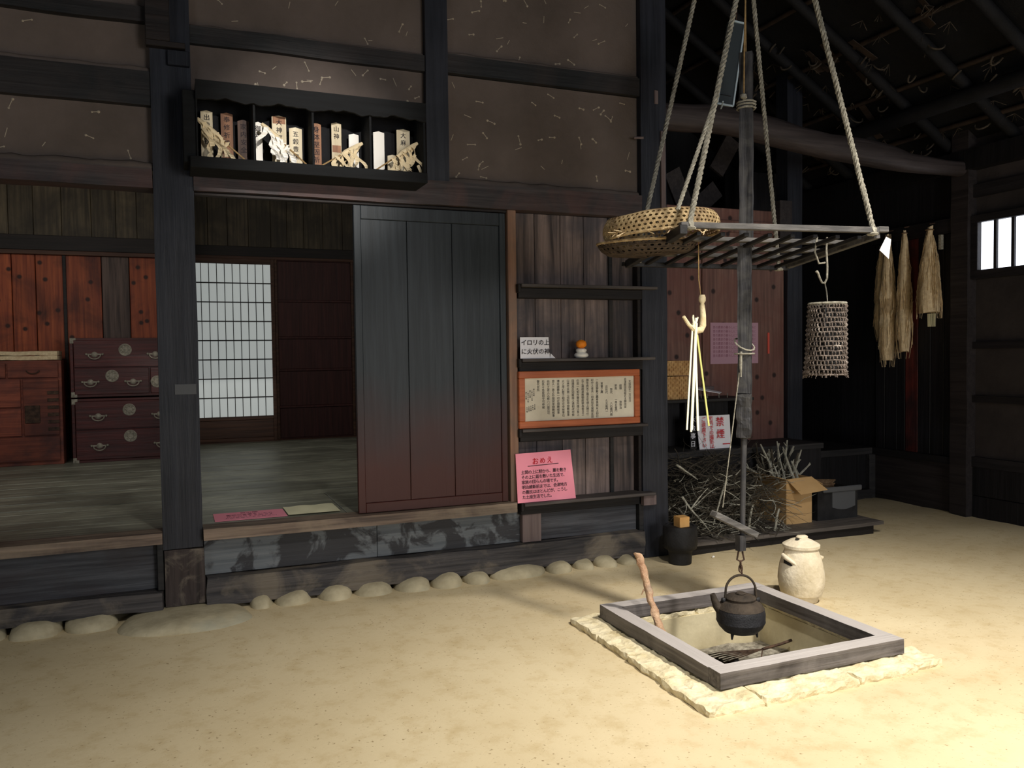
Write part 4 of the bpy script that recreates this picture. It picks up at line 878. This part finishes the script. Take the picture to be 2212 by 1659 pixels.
MB().tube([(cx+math.cos(a)*.084, cy+math.sin(a)*.084, 1.624) for a in [R_(q*12) for q in range(31)]], .0065, 6, False).build('rim', 'rope', fb_)
MB().tube([(2.898, -1.75, 1.728), (2.905, -1.755, 1.68), (cx, cy, 1.632), (cx-.08, cy, 1.622)], .003, 5).build('hanging_cord', 'rope', fb_)
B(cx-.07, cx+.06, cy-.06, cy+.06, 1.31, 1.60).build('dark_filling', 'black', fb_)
# slim lamp panel
pl = thing('slim_panel_lamp', 'slim slate grey lamp panel with pale rim hanging behind the front left rope', 'lamp', (3.0, -.9, 2.81))
c0, c1, c2, c3 = Vector((2.998, -.9, 3.29)), Vector((3.098, -.9, 3.285)), Vector((3.013, -.9, 2.807)), Vector((2.904, -.9, 2.812))
MB().prism([c0, c1, c2, c3], (0, .025, 0)).build('panel', 'panel', pl)
for a, b in ((c0, c1), (c1, c2), (c2, c3), (c3, c0)): MB().bar(a-Vector((0, .006, 0)), b-Vector((0, .006, 0)), .010, .007, (0, 1, 0)).build('rim_strip', 'panelrim', pl)
MB().bar(c3.lerp(c2, .2)+Vector((.004, -.003, .055)), c3.lerp(c2, .85)+Vector((.004, -.003, .055)), .003, .006, (0, 1, 0)).build('switch_slot', 'black', pl)
MB().tube([c3+Vector((.05, .01, 0)), c3+Vector((.03, .0, -.025)), c3+Vector((-.03, -.1, -.02))], .004, 6).build('cable', 'panelrim', pl)
MB().tube([(3.05, -.89, 3.29), (3.08, -.89, 3.9)], .003, 5).build('hanging_wire', 'rust', pl)

# ================================================================== RIGHT BAY: KNOTTY WALL, LEDGES, BENCH
wr = root('wall_right_bay')
xs = [3.15, 3.52, 4.08, 4.5, 4.93]
for a, b in zip(xs, xs[1:]): BB(a, b-.005, .90+random.uniform(0, .008), .93, .60, 2.60, 'plank', 'knotwood', wr, .003)
HB(4.93, 5.09, .86, 1.0, .6, 4.3, step=.2, amp=.004).build('post', 'post', wr)
for a in [5.09+.3*k for k in range(9)]: BB(a, a+.29, 1.93+random.uniform(0, .02), 1.96, .45, 3.2, 'plank', 'dark', wr, .004)
B(3.1, 6.1, 2.5, 2.55, 0, 5.2).build('backing_wall', 'dark', wr)
lr = root('floor_ledge')
BB(3.155, 4.93, .43, .895, .60, .645, 'ledge_board', 'darkx', lr); BB(3.155, 4.93, .46, .50, .30, .60, 'ledge_front', 'dark', lr)
BB(4.93, 6.0, .93, 1.93, .44, .50, 'ledge_board', 'darkx', lr); BB(4.6, 6.0, .97, 1.0, .0, .44, 'ledge_front', 'dark', lr); BB(4.6, 4.93, .93, .97, .44, .50, 'ledge_board', 'darkx', lr)
BB(5.93, 6.0, .92, .98, 0, .44, 'corner_post', 'darkx', lr)
BB(5.2, 5.95, .90, .97, .0, .12, 'ground_rail', 'darkx', lr)
BB(4.80, 4.93, .80, .86, 2.2, 2.68, 'short_post', 'sideboard', wr)
BB(3.15, 4.93, .88, .9, 2.40, 2.5, 'plank_top', 'knotwood', wr)
for i, (a, b, lb) in enumerate([((3.98, 1.2, 2.95), (4.2, 1.25, 2.55), 'brown board leaning in the dark loft, left'), ((4.62, 1.2, 3.27), (4.45, 1.22, 2.98), 'short board leaning in the dark loft, upper right'), ((4.52, 1.3, 2.85), (4.22, 1.3, 2.6), 'grey board leaning in the dark loft, just above the basket')]):
    MB().bar(a, b, .03, .16, (0, 1, 0) if 0 else (1, 0, .2)).build('loose_board', 'sideboard', None, lb, cat='board', group='loose loft boards')
# desk on the ledge, box, tray, poster, signs
dk = thing('low_desk', 'low black desk on the ledge with the wicker trunk on it', 'desk', (3.7, .7, .645))
BB(3.17, 4.30, .52, .89, 1.012, 1.035, 'desk_top', 'darkx', dk); BB(4.20, 4.27, .56, .86, .645, 1.012, 'desk_side', 'sideboard', dk); BB(3.17, 3.20, .56, .86, .645, 1.012, 'desk_side', 'sideboard', dk)
BB(3.20, 4.2, .80, .83, .645, 1.012, 'back_board', 'dark', dk); BB(3.78, 4.2, .72, .75, .87, 1.012, 'drawer', 'dark', dk)
wk = thing('wicker_trunk', 'golden wicker trunk with fitted lid at the left end of the desk', 'trunk', (3.4, .7, 1.036))
def woven_box(x0, x1, y0, y1, z0, z1, nx, nz_, name, par, mat='wicker'):
    m_ = MB(); m_.box(x0+.004, x1-.004, y0+.004, y1, z0, z1)
    for i in range(nx):
        for k in range(nz_):
            if (i+k) % 2: continue
            a = x0+(x1-x0)*i/nx; c = z0+(z1-z0)*k/nz_; m_.box(a+.001, a+(x1-x0)/nx-.001, y0-.001, y0+.005, c+.001, c+(z1-z0)/nz_-.001)
    ny = max(2, int((y1-y0)/((x1-x0)/nx)))
    for i in range(ny):
        for k in range(nz_):
            if (i+k) % 2: continue
            a = y0+(y1-y0)*i/ny; c = z0+(z1-z0)*k/nz_; m_.box(x1-.005, x1+.001, a+.001, a+(y1-y0)/ny-.001, c+.001, c+(z1-z0)/nz_-.001)
    return m_.build(name, mat, par)
woven_box(3.19, 3.70, .56, .86, 1.037, 1.215, 26, 9, 'trunk_base', wk); woven_box(3.18, 3.72, .55, .87, 1.222, 1.335, 28, 6, 'trunk_lid', wk)
ty = thing('display_stand', 'small stand with wire legs holding a tilted white card on the desk', 'stand', (3.95, .7, 1.036))
BB(3.78, 4.12, .80, .84, 1.09, 1.12, 'back_strip', 'patchpost', ty, .002)
MB().prism([(3.82, .62, 1.11), (4.0, .56, 1.075), (4.06, .62, 1.08), (3.90, .70, 1.118)], (0, 0, -.004)).build('card', 'white', ty)
for x in (3.85, 3.91, 4.02, 4.1): MB().tube([(x, .6, 1.036), (x, .6, 1.07)], .004, 5).build('wire_leg', 'rope', ty)
for x in (4.16, 4.26): MB().tube([(x, .56, 1.036), (x, .56, 1.075)], .003, 5).build('wire_leg', 'rope', ty)
po = thing('wall_poster', 'faded pink printed notice pinned on the knotty board wall', 'poster', (4.27, .89, 1.3))
B(4.155, 4.645, .8965, .899, 1.30, 1.645).build('sheet', 'dimpink', po)
it = []
for j in range(8): it += [('昔の農家の暮らしについて道具と共に', 0, .13-.034*j, .026)]
lettering(it, (4.40, .896, 1.475), (1, 0, 0), (0, 0, 1), 'purpleink', po)
B(4.745, 4.765, .895, .899, 1.38, 1.56).build('paper_strip', flat('orange_red_paper', (206, 84, 70)), None, 'narrow orange red paper strip pinned right of the pink notice', cat='paper')
ws = thing('warning_board', 'white board with red vertical writing on the ledge behind the pole', 'sign', (3.87, .5, .646))
q = [(3.765, .50, .646), (4.06, .50, .646), (4.06, .52, .905), (3.745, .52, .905)]
MB().prism(q, (0, .006, 0)).build('board', 'white', ws)
ezz = Vector((0, .077, 1)).normalized(); og = Vector((3.90, .497, .76))
lettering(column('ご遠慮下さい', -.095, .115, .042, .040)+column('宅内での撮影は', -.025, .12, .040, .036)+column('禁煙', .06, .09, .078, .095), og+ezz*.0, (1, 0, 0), ezz, 'redink', ws, bold=.0005)
B(3.98, 4.06, .4975, .4995, .675, .683).build('red_bar', 'redink', ws)
b2 = thing('black_notice', 'black notice board with white characters behind the white warning board', 'sign', (3.72, .55, .646))
B(3.71, 3.80, .545, .55, .646, .90).build('board', 'black', b2); lettering(column('木会事日', 0, .095, .05, .062), (3.735, .544, .775), (1, 0, 0), (0, 0, 1), 'white', b2, bold=.0004)

# low bench with firewood
bn = thing('low_bench', 'long low dark plank bench holding the firewood', 'bench', (4.1, .2, 0))
for y0, y1 in ((-.105, .10), (.103, .33), (.333, .56)): HB(3.22, 5.02, y0, y1, .062, .088, step=.1, amp=.003).build('plank', 'bench', bn)
BB(3.24, 4.95, -.075, -.03, -.01, .062, 'front_board', 'shelfbracket', bn); BB(4.91, 4.95, -.03, .5, -.01, .062, 'side_board', 'shelfbracket', bn)
# twig pile: nobody could count it
rt_ = random.Random(11); m_ = MB()
def twig(m_, p, d, L, r, seg=4, n=5, curl=.25):
    pts = [Vector(p)]; d = Vector(d).normalized()
    for k in range(n):
        d = (d+Vector((rt_.uniform(-1, 1), rt_.uniform(-1, 1), rt_.uniform(-1, 1)))*curl).normalized(); pts.append(pts[-1]+d*L/n)
    for q_ in pts: q_.z = max(q_.z, .093); q_.y = min(q_.y, .84)
    for q_ in pts:
        if q_.z > .57 or q_.z < .32: q_.y = min(q_.y, .44)
        q_.x = min(max(q_.x, 3.16), 4.235 if q_.y > .08 else 4.5)
    m_.tube(pts, [r*(1-.6*i/n) for i in range(n+1)], seg); return pts
for i in range(1150):
    u = rt_.random(); x = 3.2+rt_.betavariate(1.5, 1.8)*1.02; y = rt_.uniform(-.03, .42)
    hmax = .56*math.sin(math.pi*min(max((x-3.0)/1.35, .05), 1))**.7*(.55+.45*min(1, (y+.1)/.35))
    z = .095+hmax*rt_.random()
    an = rt_.uniform(0, 6.28); twig(m_, (x, y, z), (math.cos(an), math.sin(an)*.5, rt_.uniform(-.5, .45)), rt_.uniform(.10, .40), rt_.choice([.0015, .002, .0025, .003, .0055]), 4, 5, .26)
mp_ = MB()
for i in range(110):
    x = 3.2+rt_.random()*1.0; y = rt_.uniform(-.06, .12); z = .1+.42*rt_.random()**1.3; an = rt_.uniform(0, 6.28)
    twig(mp_, (x, y, z), (math.cos(an), math.sin(an)*.4, rt_.uniform(-.5, .5)), rt_.uniform(.08, .26), rt_.choice([.002, .003, .0045]), 4, 5, .3)
bp_ = m_.build('brushwood_pile', 'twig', None, 'tangled heap of thin dry twigs on the left of the bench', cat='firewood', kind='stuff')
mp_.build('pale_twigs', 'twigpale', bp_, 'paler lichen grey twigs in the heap', kind='stuff')
for i, (p_, d_, L, lb) in enumerate([((3.25, -.02, .40), (.55, 0, -1), .40, 'pale forked branch at the left front of the twig heap'), ((3.62, -.03, .50), (-.35, 0, -1), .34, 'pale straight branch slanting in the middle of the twig heap'), ((3.50, -.04, .24), (1, -.02, -.35), .42, 'pale thin branch lying along the front of the twig heap'), ((3.22, .0, .62), (1, 0, -.45), .22, 'short pale stick beside the post at the top of the twig heap')]):
    m_ = MB(); pts = twig(m_, p_, d_, L, .0085, 7, 7, .10)
    if i == 0: twig(m_, pts[2], (.6, 0, .75), .2, .006, 6, 4, .1)
    m_.build('pale_branch', 'twigpale', None, lb, cat='branch', group='pale branches in the twig heap')
for i, (p_, d_, L, lb) in enumerate([((4.03, -.04, .10), (.25, 0, 1), .16, 'short pale stub standing on the bench before the box, right one'), ((3.80, -.03, .10), (.2, 0, 1), .20, 'short pale stub standing on the bench, left one near the lever')]):
    m_ = MB(); m_.tube([(p_[0]+d_[0]*L*k/4+.004*math.sin(k*2), p_[1], .092+L*k/4) for k in range(5)], [.010, .008, .010, .008, .007], 7); m_.tube([(p_[0]+.02, p_[1], .14), (p_[0]+.07, p_[1], .125)], .005, 5); m_.build('branch_stub', 'twigpale', None, lb, cat='branch')
# cardboard box with branches
bx = thing('cardboard_box', 'open brown cardboard box full of branches on the bench', 'box', (4.38, .3, .089))
X0, X1, Y0, Y1, Z0, Z1 = 4.255, 4.50, .095, .50, .089, .432
m_ = MB(); tk = .004
m_.box(X0, X0+tk, Y0, Y1, Z0, Z1); m_.box(X1-tk, X1, Y0, Y1, Z0, Z1); m_.box(X0+tk, X1-tk, Y0, Y0+tk, Z0, Z1); m_.box(X0+tk, X1-tk, Y1-tk, Y1, Z0, Z1); m_.box(X0+tk, X1-tk, Y0+tk, Y1-tk, Z0, Z0+tk); m_.build('box_body', 'box', bx)
MB().prism([(X0+.004, Y0, Z1), (X1, Y0, Z1+.006), (X1+.075, Y0-.085, Z1-.088), (X0+.062, Y0-.09, Z1-.105)], (0, .003, .003)).build('front_flap', 'box', bx)
MB().prism([(X0, Y0, Z1), (X0, Y1, Z1), (X0-.115, Y1+.02, Z1+.03), (X0-.06, Y0+.03, Z1+.015)], (0, 0, .004)).build('left_flap', 'box', bx)
MB().prism([(X1, Y0, Z1), (X1, Y1, Z1), (X1+.10, Y1, Z1-.03), (X1+.105, Y0, Z1-.06)], (0, 0, .004)).build('right_flap', 'box', bx)
rt_ = random.Random(5)
for i in range(38):
    bxp = Vector((rt_.uniform(X0+.03, X1-.03), rt_.uniform(Y0+.05, Y1-.05), rt_.uniform(.10, .14)))
    tx, tyy = (bxp.x-4.378)*rt_.uniform(1.4, 3.2)+rt_.uniform(-.05, .05), (bxp.y-.3)*rt_.uniform(.2, 1.0)+rt_.uniform(-.04, .05); hz_ = rt_.uniform(.47, .70)
    mid = Vector((bxp.x+tx*.25, bxp.y+tyy*.2, .38)); mid.x = min(max(mid.x, X0+.02), X1-.02)
    end = Vector((4.378+tx*1.2, .3+tyy, hz_)); m_ = MB(); r = rt_.uniform(.0075, .0135)
    pts = [bxp, mid, mid.lerp(end, .5)+Vector((rt_.uniform(-.015, .015), 0, .01)), end]; m_.tube(pts, [r, r, r*.85, r*.6], 6)
    for s_ in range(2):
        q_ = mid.lerp(end, rt_.uniform(.3, .9)); m_.tube([q_, q_+Vector((rt_.uniform(-.05, .05), rt_.uniform(-.03, .02), rt_.uniform(.01, .06)))], [r*.6, r*.3], 5)
    m_.build('cut_branch', 'twigpale' if i % 3 else 'twig', None, 'grey cut branch standing in the cardboard box', cat='branch', group='branches in the cardboard box')
# crate with kindling
cr = thing('black_crate', 'black box with a curved grey front plate, right of the cardboard box', 'crate', (4.75, .3, .089))
m_ = MB(); X0, X1, Y0, Y1, Z0, Z1 = 4.56, 4.96, .10, .48, .089, .325
m_.box(X0, X0+.012, Y0, Y1, Z0, Z1); m_.box(X1-.012, X1, Y0, Y1, Z0, Z1); m_.box(X0+.012, X1-.012, Y0, Y0+.012, Z0, Z1); m_.box(X0+.012, X1-.012, Y1-.012, Y1, Z0, Z1); m_.box(X0+.012, X1-.012, Y0+.012, Y1-.012, Z0, Z0+.012); m_.build('crate_body', 'black', cr)
BB(4.60, 4.985, .075, .10, .305, .345, 'crate_rim', 'grey', cr, .006)
pp = [(4.70, .092, .305)]+[(4.70+.23*k/10, .092, .185-.022*math.sin(math.pi*k/10)) for k in range(11)]+[(4.93, .092, .305)]
MB().prism(pp, (0, .008, 0)).build('front_plate', 'grey', cr)
for i in range(9):
    a = Vector((4.52+.02*i, .22+.02*i, .34+.012*(i % 3))); MB().bar(a, a+Vector((.30, -.02+.01*(i % 4), -.02)), .014, .010).build('kindling_stick', 'strawdim', None, 'split brown kindling stick lying on the black crate', cat='kindling', group='kindling on the crate')
# stump and block
sm = thing('wooden_mortar', 'dark round wooden mortar at the foot of the right hand post', 'mortar', (3.33, -.2, 0))
MB().lathe([(0, 0), (.075, 0), (.078, .07), (.083, .085), (.108, .10), (.114, .13), (.114, .23), (.108, .25), (.09, .252), (.085, .245), (0, .24)], (3.105, -.21, 0), 28, .02).build('mortar_body', 'black', sm)
HB(3.075, 3.150, -.255, -.18, .243, .31, step=.03, amp=.002).build('wood_block', 'blockwood', None, 'small fresh orange wood block on the dark mortar', cat='block')
# pebble and litter on the earth
MB().blob((3.38, -.20, .006), .012, .008, .008, 1, .2, 1).build('pebble', 'mochi', None, 'tiny white pebble on the earth before the bench', cat='pebble')

# ================================================================== RIGHT WALL
rw = root('wall_right'); XR = 6.0
HB(XR-.04, XR+.12, -.055, .10, -.02, 4.4, step=.16, amp=.006, freq=4).build('post', 'sideboard', rw)
ys = [.93, .82, .68, .595, .46, .33, .20, .10]
for k, (a, b) in enumerate(zip(ys[1:], ys)): BB(XR+.005, XR+.03, a+.003, b-.003, .50, 2.36, 'plank', 'redplank' if k == 2+1 else 'dark', rw, .003)
BB(XR-.03, XR+.05, .10, .95, 2.36, 2.48, 'rail', 'darky', rw); BB(XR-.03, XR+.05, .10, .95, .44, .50, 'rail', 'darky', rw); BB(XR, XR+.03, .10, .95, -.03, .44, 'lower_board', 'sideboard', rw)
B(XR+.04, XR+.08, .02, .97, -.1, 2.5).build('backing_board', 'dark', rw); B(XR+.065, XR+.10, -8.6, -.055, -.1, .5).build('backing_board', 'dark', rw)
B(XR+.02, XR+.08, .10, 2.5, 2.48, 4.2).build('upper_wall', 'dark', rw); B(XR+.02, XR+.08, .95, 2.5, 0, 2.48).build('recess_side', 'dark', rw)
# window section beyond the post
wy0, wy1, wz0, wz1 = -1.30, -.13, 2.03, 2.41
B(XR+.06, XR+.10, -8.6, -.055, .5, wz0-.06).build('mud_panel', 'sidemud', rw)
B(XR+.06, XR+.10, -8.6, -.055, wz1+.05, 4.4).build('mud_panel', 'sidemud', rw); B(XR+.06, XR+.10, -8.6, wy0-.04, wz0-.06, wz1+.05).build('mud_panel', 'sidemud', rw)
for z0, z1 in ((1.40, 1.455), (.965, 1.02), (.44, .52), (2.62, 2.72)): HB(XR+.02, XR+.07, -8.6, -.055, z0, z1, step=.4, amp=.003).build('rail', 'darky', rw)
for z0, z1 in ((-.03, .2), (.205, .44)): BB(XR+.03, XR+.06, -8.6, -.055, z0, z1, 'lower_board', 'dark', rw)
wn = thing('window_1', None, None, (XR+.05, -.7, wz0), kind='structure')
BB(XR-.01, XR+.09, wy0-.04, -.055, wz0-.07, wz0, 'sill', 'darky', wn); BB(XR-.01, XR+.09, wy0-.04, -.055, wz1, wz1+.06, 'head', 'darky', wn)
BB(XR-.01, XR+.04, -.118, -.058, wz0, wz1, 'jamb', 'darky', wn); BB(XR-.01, XR+.09, wy0-.04, wy0, wz0, wz1, 'jamb', 'darky', wn)
for k in range(7): y = -.272-.148*k; BB(XR+.005, XR+.03, y, y+.026, wz0, wz1, 'bar', 'darky', wn, .002)
B(XR+.036, XR+.038, wy0, -.118, wz0, wz1).build('paper_pane', flat('bright_daylit_window_paper', (238, 244, 255), emit=2.5), wn)
# straw bundles
def bundle(name, lb, x, y, ztop, zbot, wmax, mat, n=90, seed=1, shape=None, par=None, grp='straw bundles on the right wall'):
    rn = random.Random(seed); o = thing(name, lb, 'straw', (x, y, zbot), grp); m_ = MB()
    N = 10; prof = shape or [.25, .45, .6, .75, .9, 1, .8, 1.05, 1.1, .95, .7]
    m_.tube([(x, y+.004*math.sin(k*2+seed), ztop+(zbot+.03-ztop)*k/N) for k in range(N+1)], [wmax*.42*p_ for p_ in prof], 9)
    for v in m_.b.verts: v.co += noise.noise_vector(v.co*26)*.016
    m_.build('core', mat, o); m_ = MB()
    for i in range(n):
        a = rn.uniform(0, 6.28); s0 = rn.uniform(0, .6); s1 = min(1.03, s0+rn.uniform(.25, .6)); pts = []
        for k in range(6):
            t = s0+(s1-s0)*k/5; pr_ = prof[min(int(t*N), N)]*wmax*.5; pts.append((x+math.cos(a)*pr_*.8+rn.uniform(-.008, .008), y+math.sin(a)*pr_*1.08+rn.uniform(-.008, .008), ztop+(zbot-ztop)*t))
        m_.tube(pts, .0022, 3)
    m_.build('straw_fibres', mat, o, kind='stuff')
    MB().tube([(x+math.cos(R_(a*45))*wmax*.16, y+math.sin(R_(a*45))*wmax*.16, ztop-.03) for a in range(9)], .006, 5, False).build('binding', 'strawdim', o)
    MB().tube([(XR+.0, y, ztop+.035), (x, y, ztop+.02)], .006, 6).build('peg', 'rust', o)
bundle('straw_bundle', 'long pale straw bundle, leftmost on the right wall, longer strand', 5.910, .70, 2.43, 1.28, .15, 'straw', 120, seed=1)
bundle('straw_bundle', 'shorter pale straw strand hanging against the leftmost long bundle', 5.935, .80, 2.33, 1.50, .115, 'straw', 80, 2)
bundle('straw_bundle', 'narrow pale straw bundle hanging in the middle of the three groups', 5.920, .53, 2.44, 1.35, .125, 'straw', seed=3)
bundle('straw_bundle', 'broad brown straw tassel with white fringe, nearest the post', 5.910, .265, 2.43, 1.68, .19, 'straw', 150, 4, [.2, .35, .5, .65, .75, .82, .88, .94, 1, 1.02, 1.02])
m_ = MB()
for i in range(26): y = .265+random.uniform(-.055, .04); m_.tube([(5.925, y, 1.70), (5.925, y+random.uniform(-.006, .006), 1.59)], .0022, 3)
m_.build('straw_fringe', 'reed', None, 'thin white fringe below the broad brown straw tassel', cat='straw', kind='stuff')
BB(5.93, 5.96, .17, .195, 2.23, 2.35, 'white_slip', 'rope', None, .001, label='small grey wooden slip hung right of the broad straw tassel', cat='slip')

# ================================================================== ROOF SPACE
lg = MB(); tp = [(3.14, .1, 3.12, 2.945), (3.4, .1, 3.135, 2.95), (3.6, .1, 3.155, 2.965), (3.85, .1, 3.138, 2.955), (4.1, .1, 3.115, 2.92), (4.34, .08, 3.062, 2.885), (4.6, .06, 3.027, 2.85), (4.9, .05, 3.02, 2.83), (5.2, .05, 2.99, 2.81), (5.4, .04, 2.945, 2.80), (5.76, .02, 2.915, 2.80), (6.05, .02, 2.92, 2.80)]
rings = []
fin = []
for a, b in zip(tp, tp[1:]):
    for k in range(3): fin.append(tuple(a[i]+(b[i]-a[i])*k/3 for i in range(4)))
fin.append(tp[-1])
for (x, y, zt, zb_) in fin:
    h = (zt-zb_)/2; zc_ = (zt+zb_)/2; rings.append([lg.b.verts.new((x, y+math.copysign(abs(math.cos(t))**.7, math.cos(t))*h*1.0, zc_+math.copysign(abs(math.sin(t))**.7, math.sin(t))*h+.004*noise.noise(Vector((x*6, t, 0))))) for t in [2*math.pi*k/14 for k in range(14)]])
for a, b in zip(rings, rings[1:]):
    for k in range(14): lg.b.faces.new([a[k], a[(k+1) % 14], b[(k+1) % 14], b[k]])
lg.b.faces.new(rings[0]); lg.b.faces.new(rings[-1]); lg.smooth = True
lg.build('curved_log_beam', 'log', None, 'long naturally curved log beam spanning the right bay under the roof', cat='beam')
rf_ = thing('ceiling', None, None, (0, 0, 0), kind='structure')
sl = MB(); zr = lambda x: 3.02+(6.15-x)*.62
sl.prism([(6.3, -8.6, 2.95), (2.2, -8.6, zr(2.2)), (2.2, -8.6, zr(2.2)+.2), (6.3, -8.6, 3.2)], (0, 13.6, 0)); sl.box(-3.6, 2.2, -8.6, 5, zr(2.2), zr(2.2)+.1)
sl.build('thatch_underside', 'thatch', rf_)
for k in range(9): y = -2.6+.55*k; MB().tube([(6.1, y, zr(6.1)-.05), (4.2, y+.03, zr(4.2)-.07), (2.4, y, zr(2.4)-.05)], [.045, .04, .045], 9).build('rafter', 'soot', rf_)
for k in range(8): x = 5.85-.45*k; MB().tube([(x, -4, zr(x)-.022), (x, -1, zr(x)-.02), (x, 2.4, zr(x)-.022)], .020, 8).build('bamboo_batten', 'bamboo', rf_)
MB().tube([(5.5, -3.5, 3.30), (5.5, -.4, 3.27), (5.5, 2.0, 3.25)], .06, 12).build('purlin', 'soot', rf_)
HB(5.95, 6.12, -8.6, 2.5, 2.84, 3.0, step=.4, amp=.006).build('wall_plate', 'dark', rf_)
rt_ = random.Random(3); m_ = MB()
for i in range(46):
    x = rt_.uniform(4.6, 5.95); y = rt_.uniform(-.8, 1.6); z = zr(x)-.03-rt_.uniform(0, .05); r = rt_.uniform(.03, .07); a0 = rt_.uniform(0, 3)
    m_.tube([(x+r*math.cos(a0+t*.5), y+r*.8*math.sin(a0+t*.5), z-.05*math.sin(t*.5)) for t in range(7)], .0065, 5)
m_.build('rope_lashings', 'lash', rf_, 'pale straw lashings under the roof', kind='stuff')
for i in range(18):
    x = rt_.uniform(4.9, 5.95); y = rt_.uniform(-.8, 1.5); z = zr(x)-.035
    MB().bar((x, y, z), (x-rt_.uniform(.1, .3), y+rt_.uniform(-.05, .05), z+.62*.2), rt_.uniform(.04, .09), .006).build('roof_board', 'bamboo', rf_)
m_ = MB()
for i in range(60):
    x = rt_.uniform(4.7, 5.95); y = rt_.uniform(-.7, 1.5); z = zr(x)-.03
    for k in range(4): m_.tube([(x, y, z), (x+rt_.uniform(-.07, .07), y+rt_.uniform(-.07, .07), z-rt_.uniform(.01, .08))], .0025, 3)
m_.build('thatch_fibres', 'lash', rf_, 'loose thatch straw under the roof', kind='stuff')
# unseen shell of the room
B(-3.6, -3.5, -8.6, 5, 0, 5.6).build('wall_left', 'mud', kind='structure')
fw = MB(); fw.box(-3.6, 2.2, -8.7, -8.6, 0, 5.6); fw.box(4.6, 6.3, -8.7, -8.6, 0, 5.6); fw.box(2.2, 4.6, -8.7, -8.6, 2.8, 5.6); fw.build('wall_front', 'mud', kind='structure')
B(-3.6, 3.1, 4.96, 5.0, 0, 5.6).build('wall_far', 'farbeam', kind='structure')
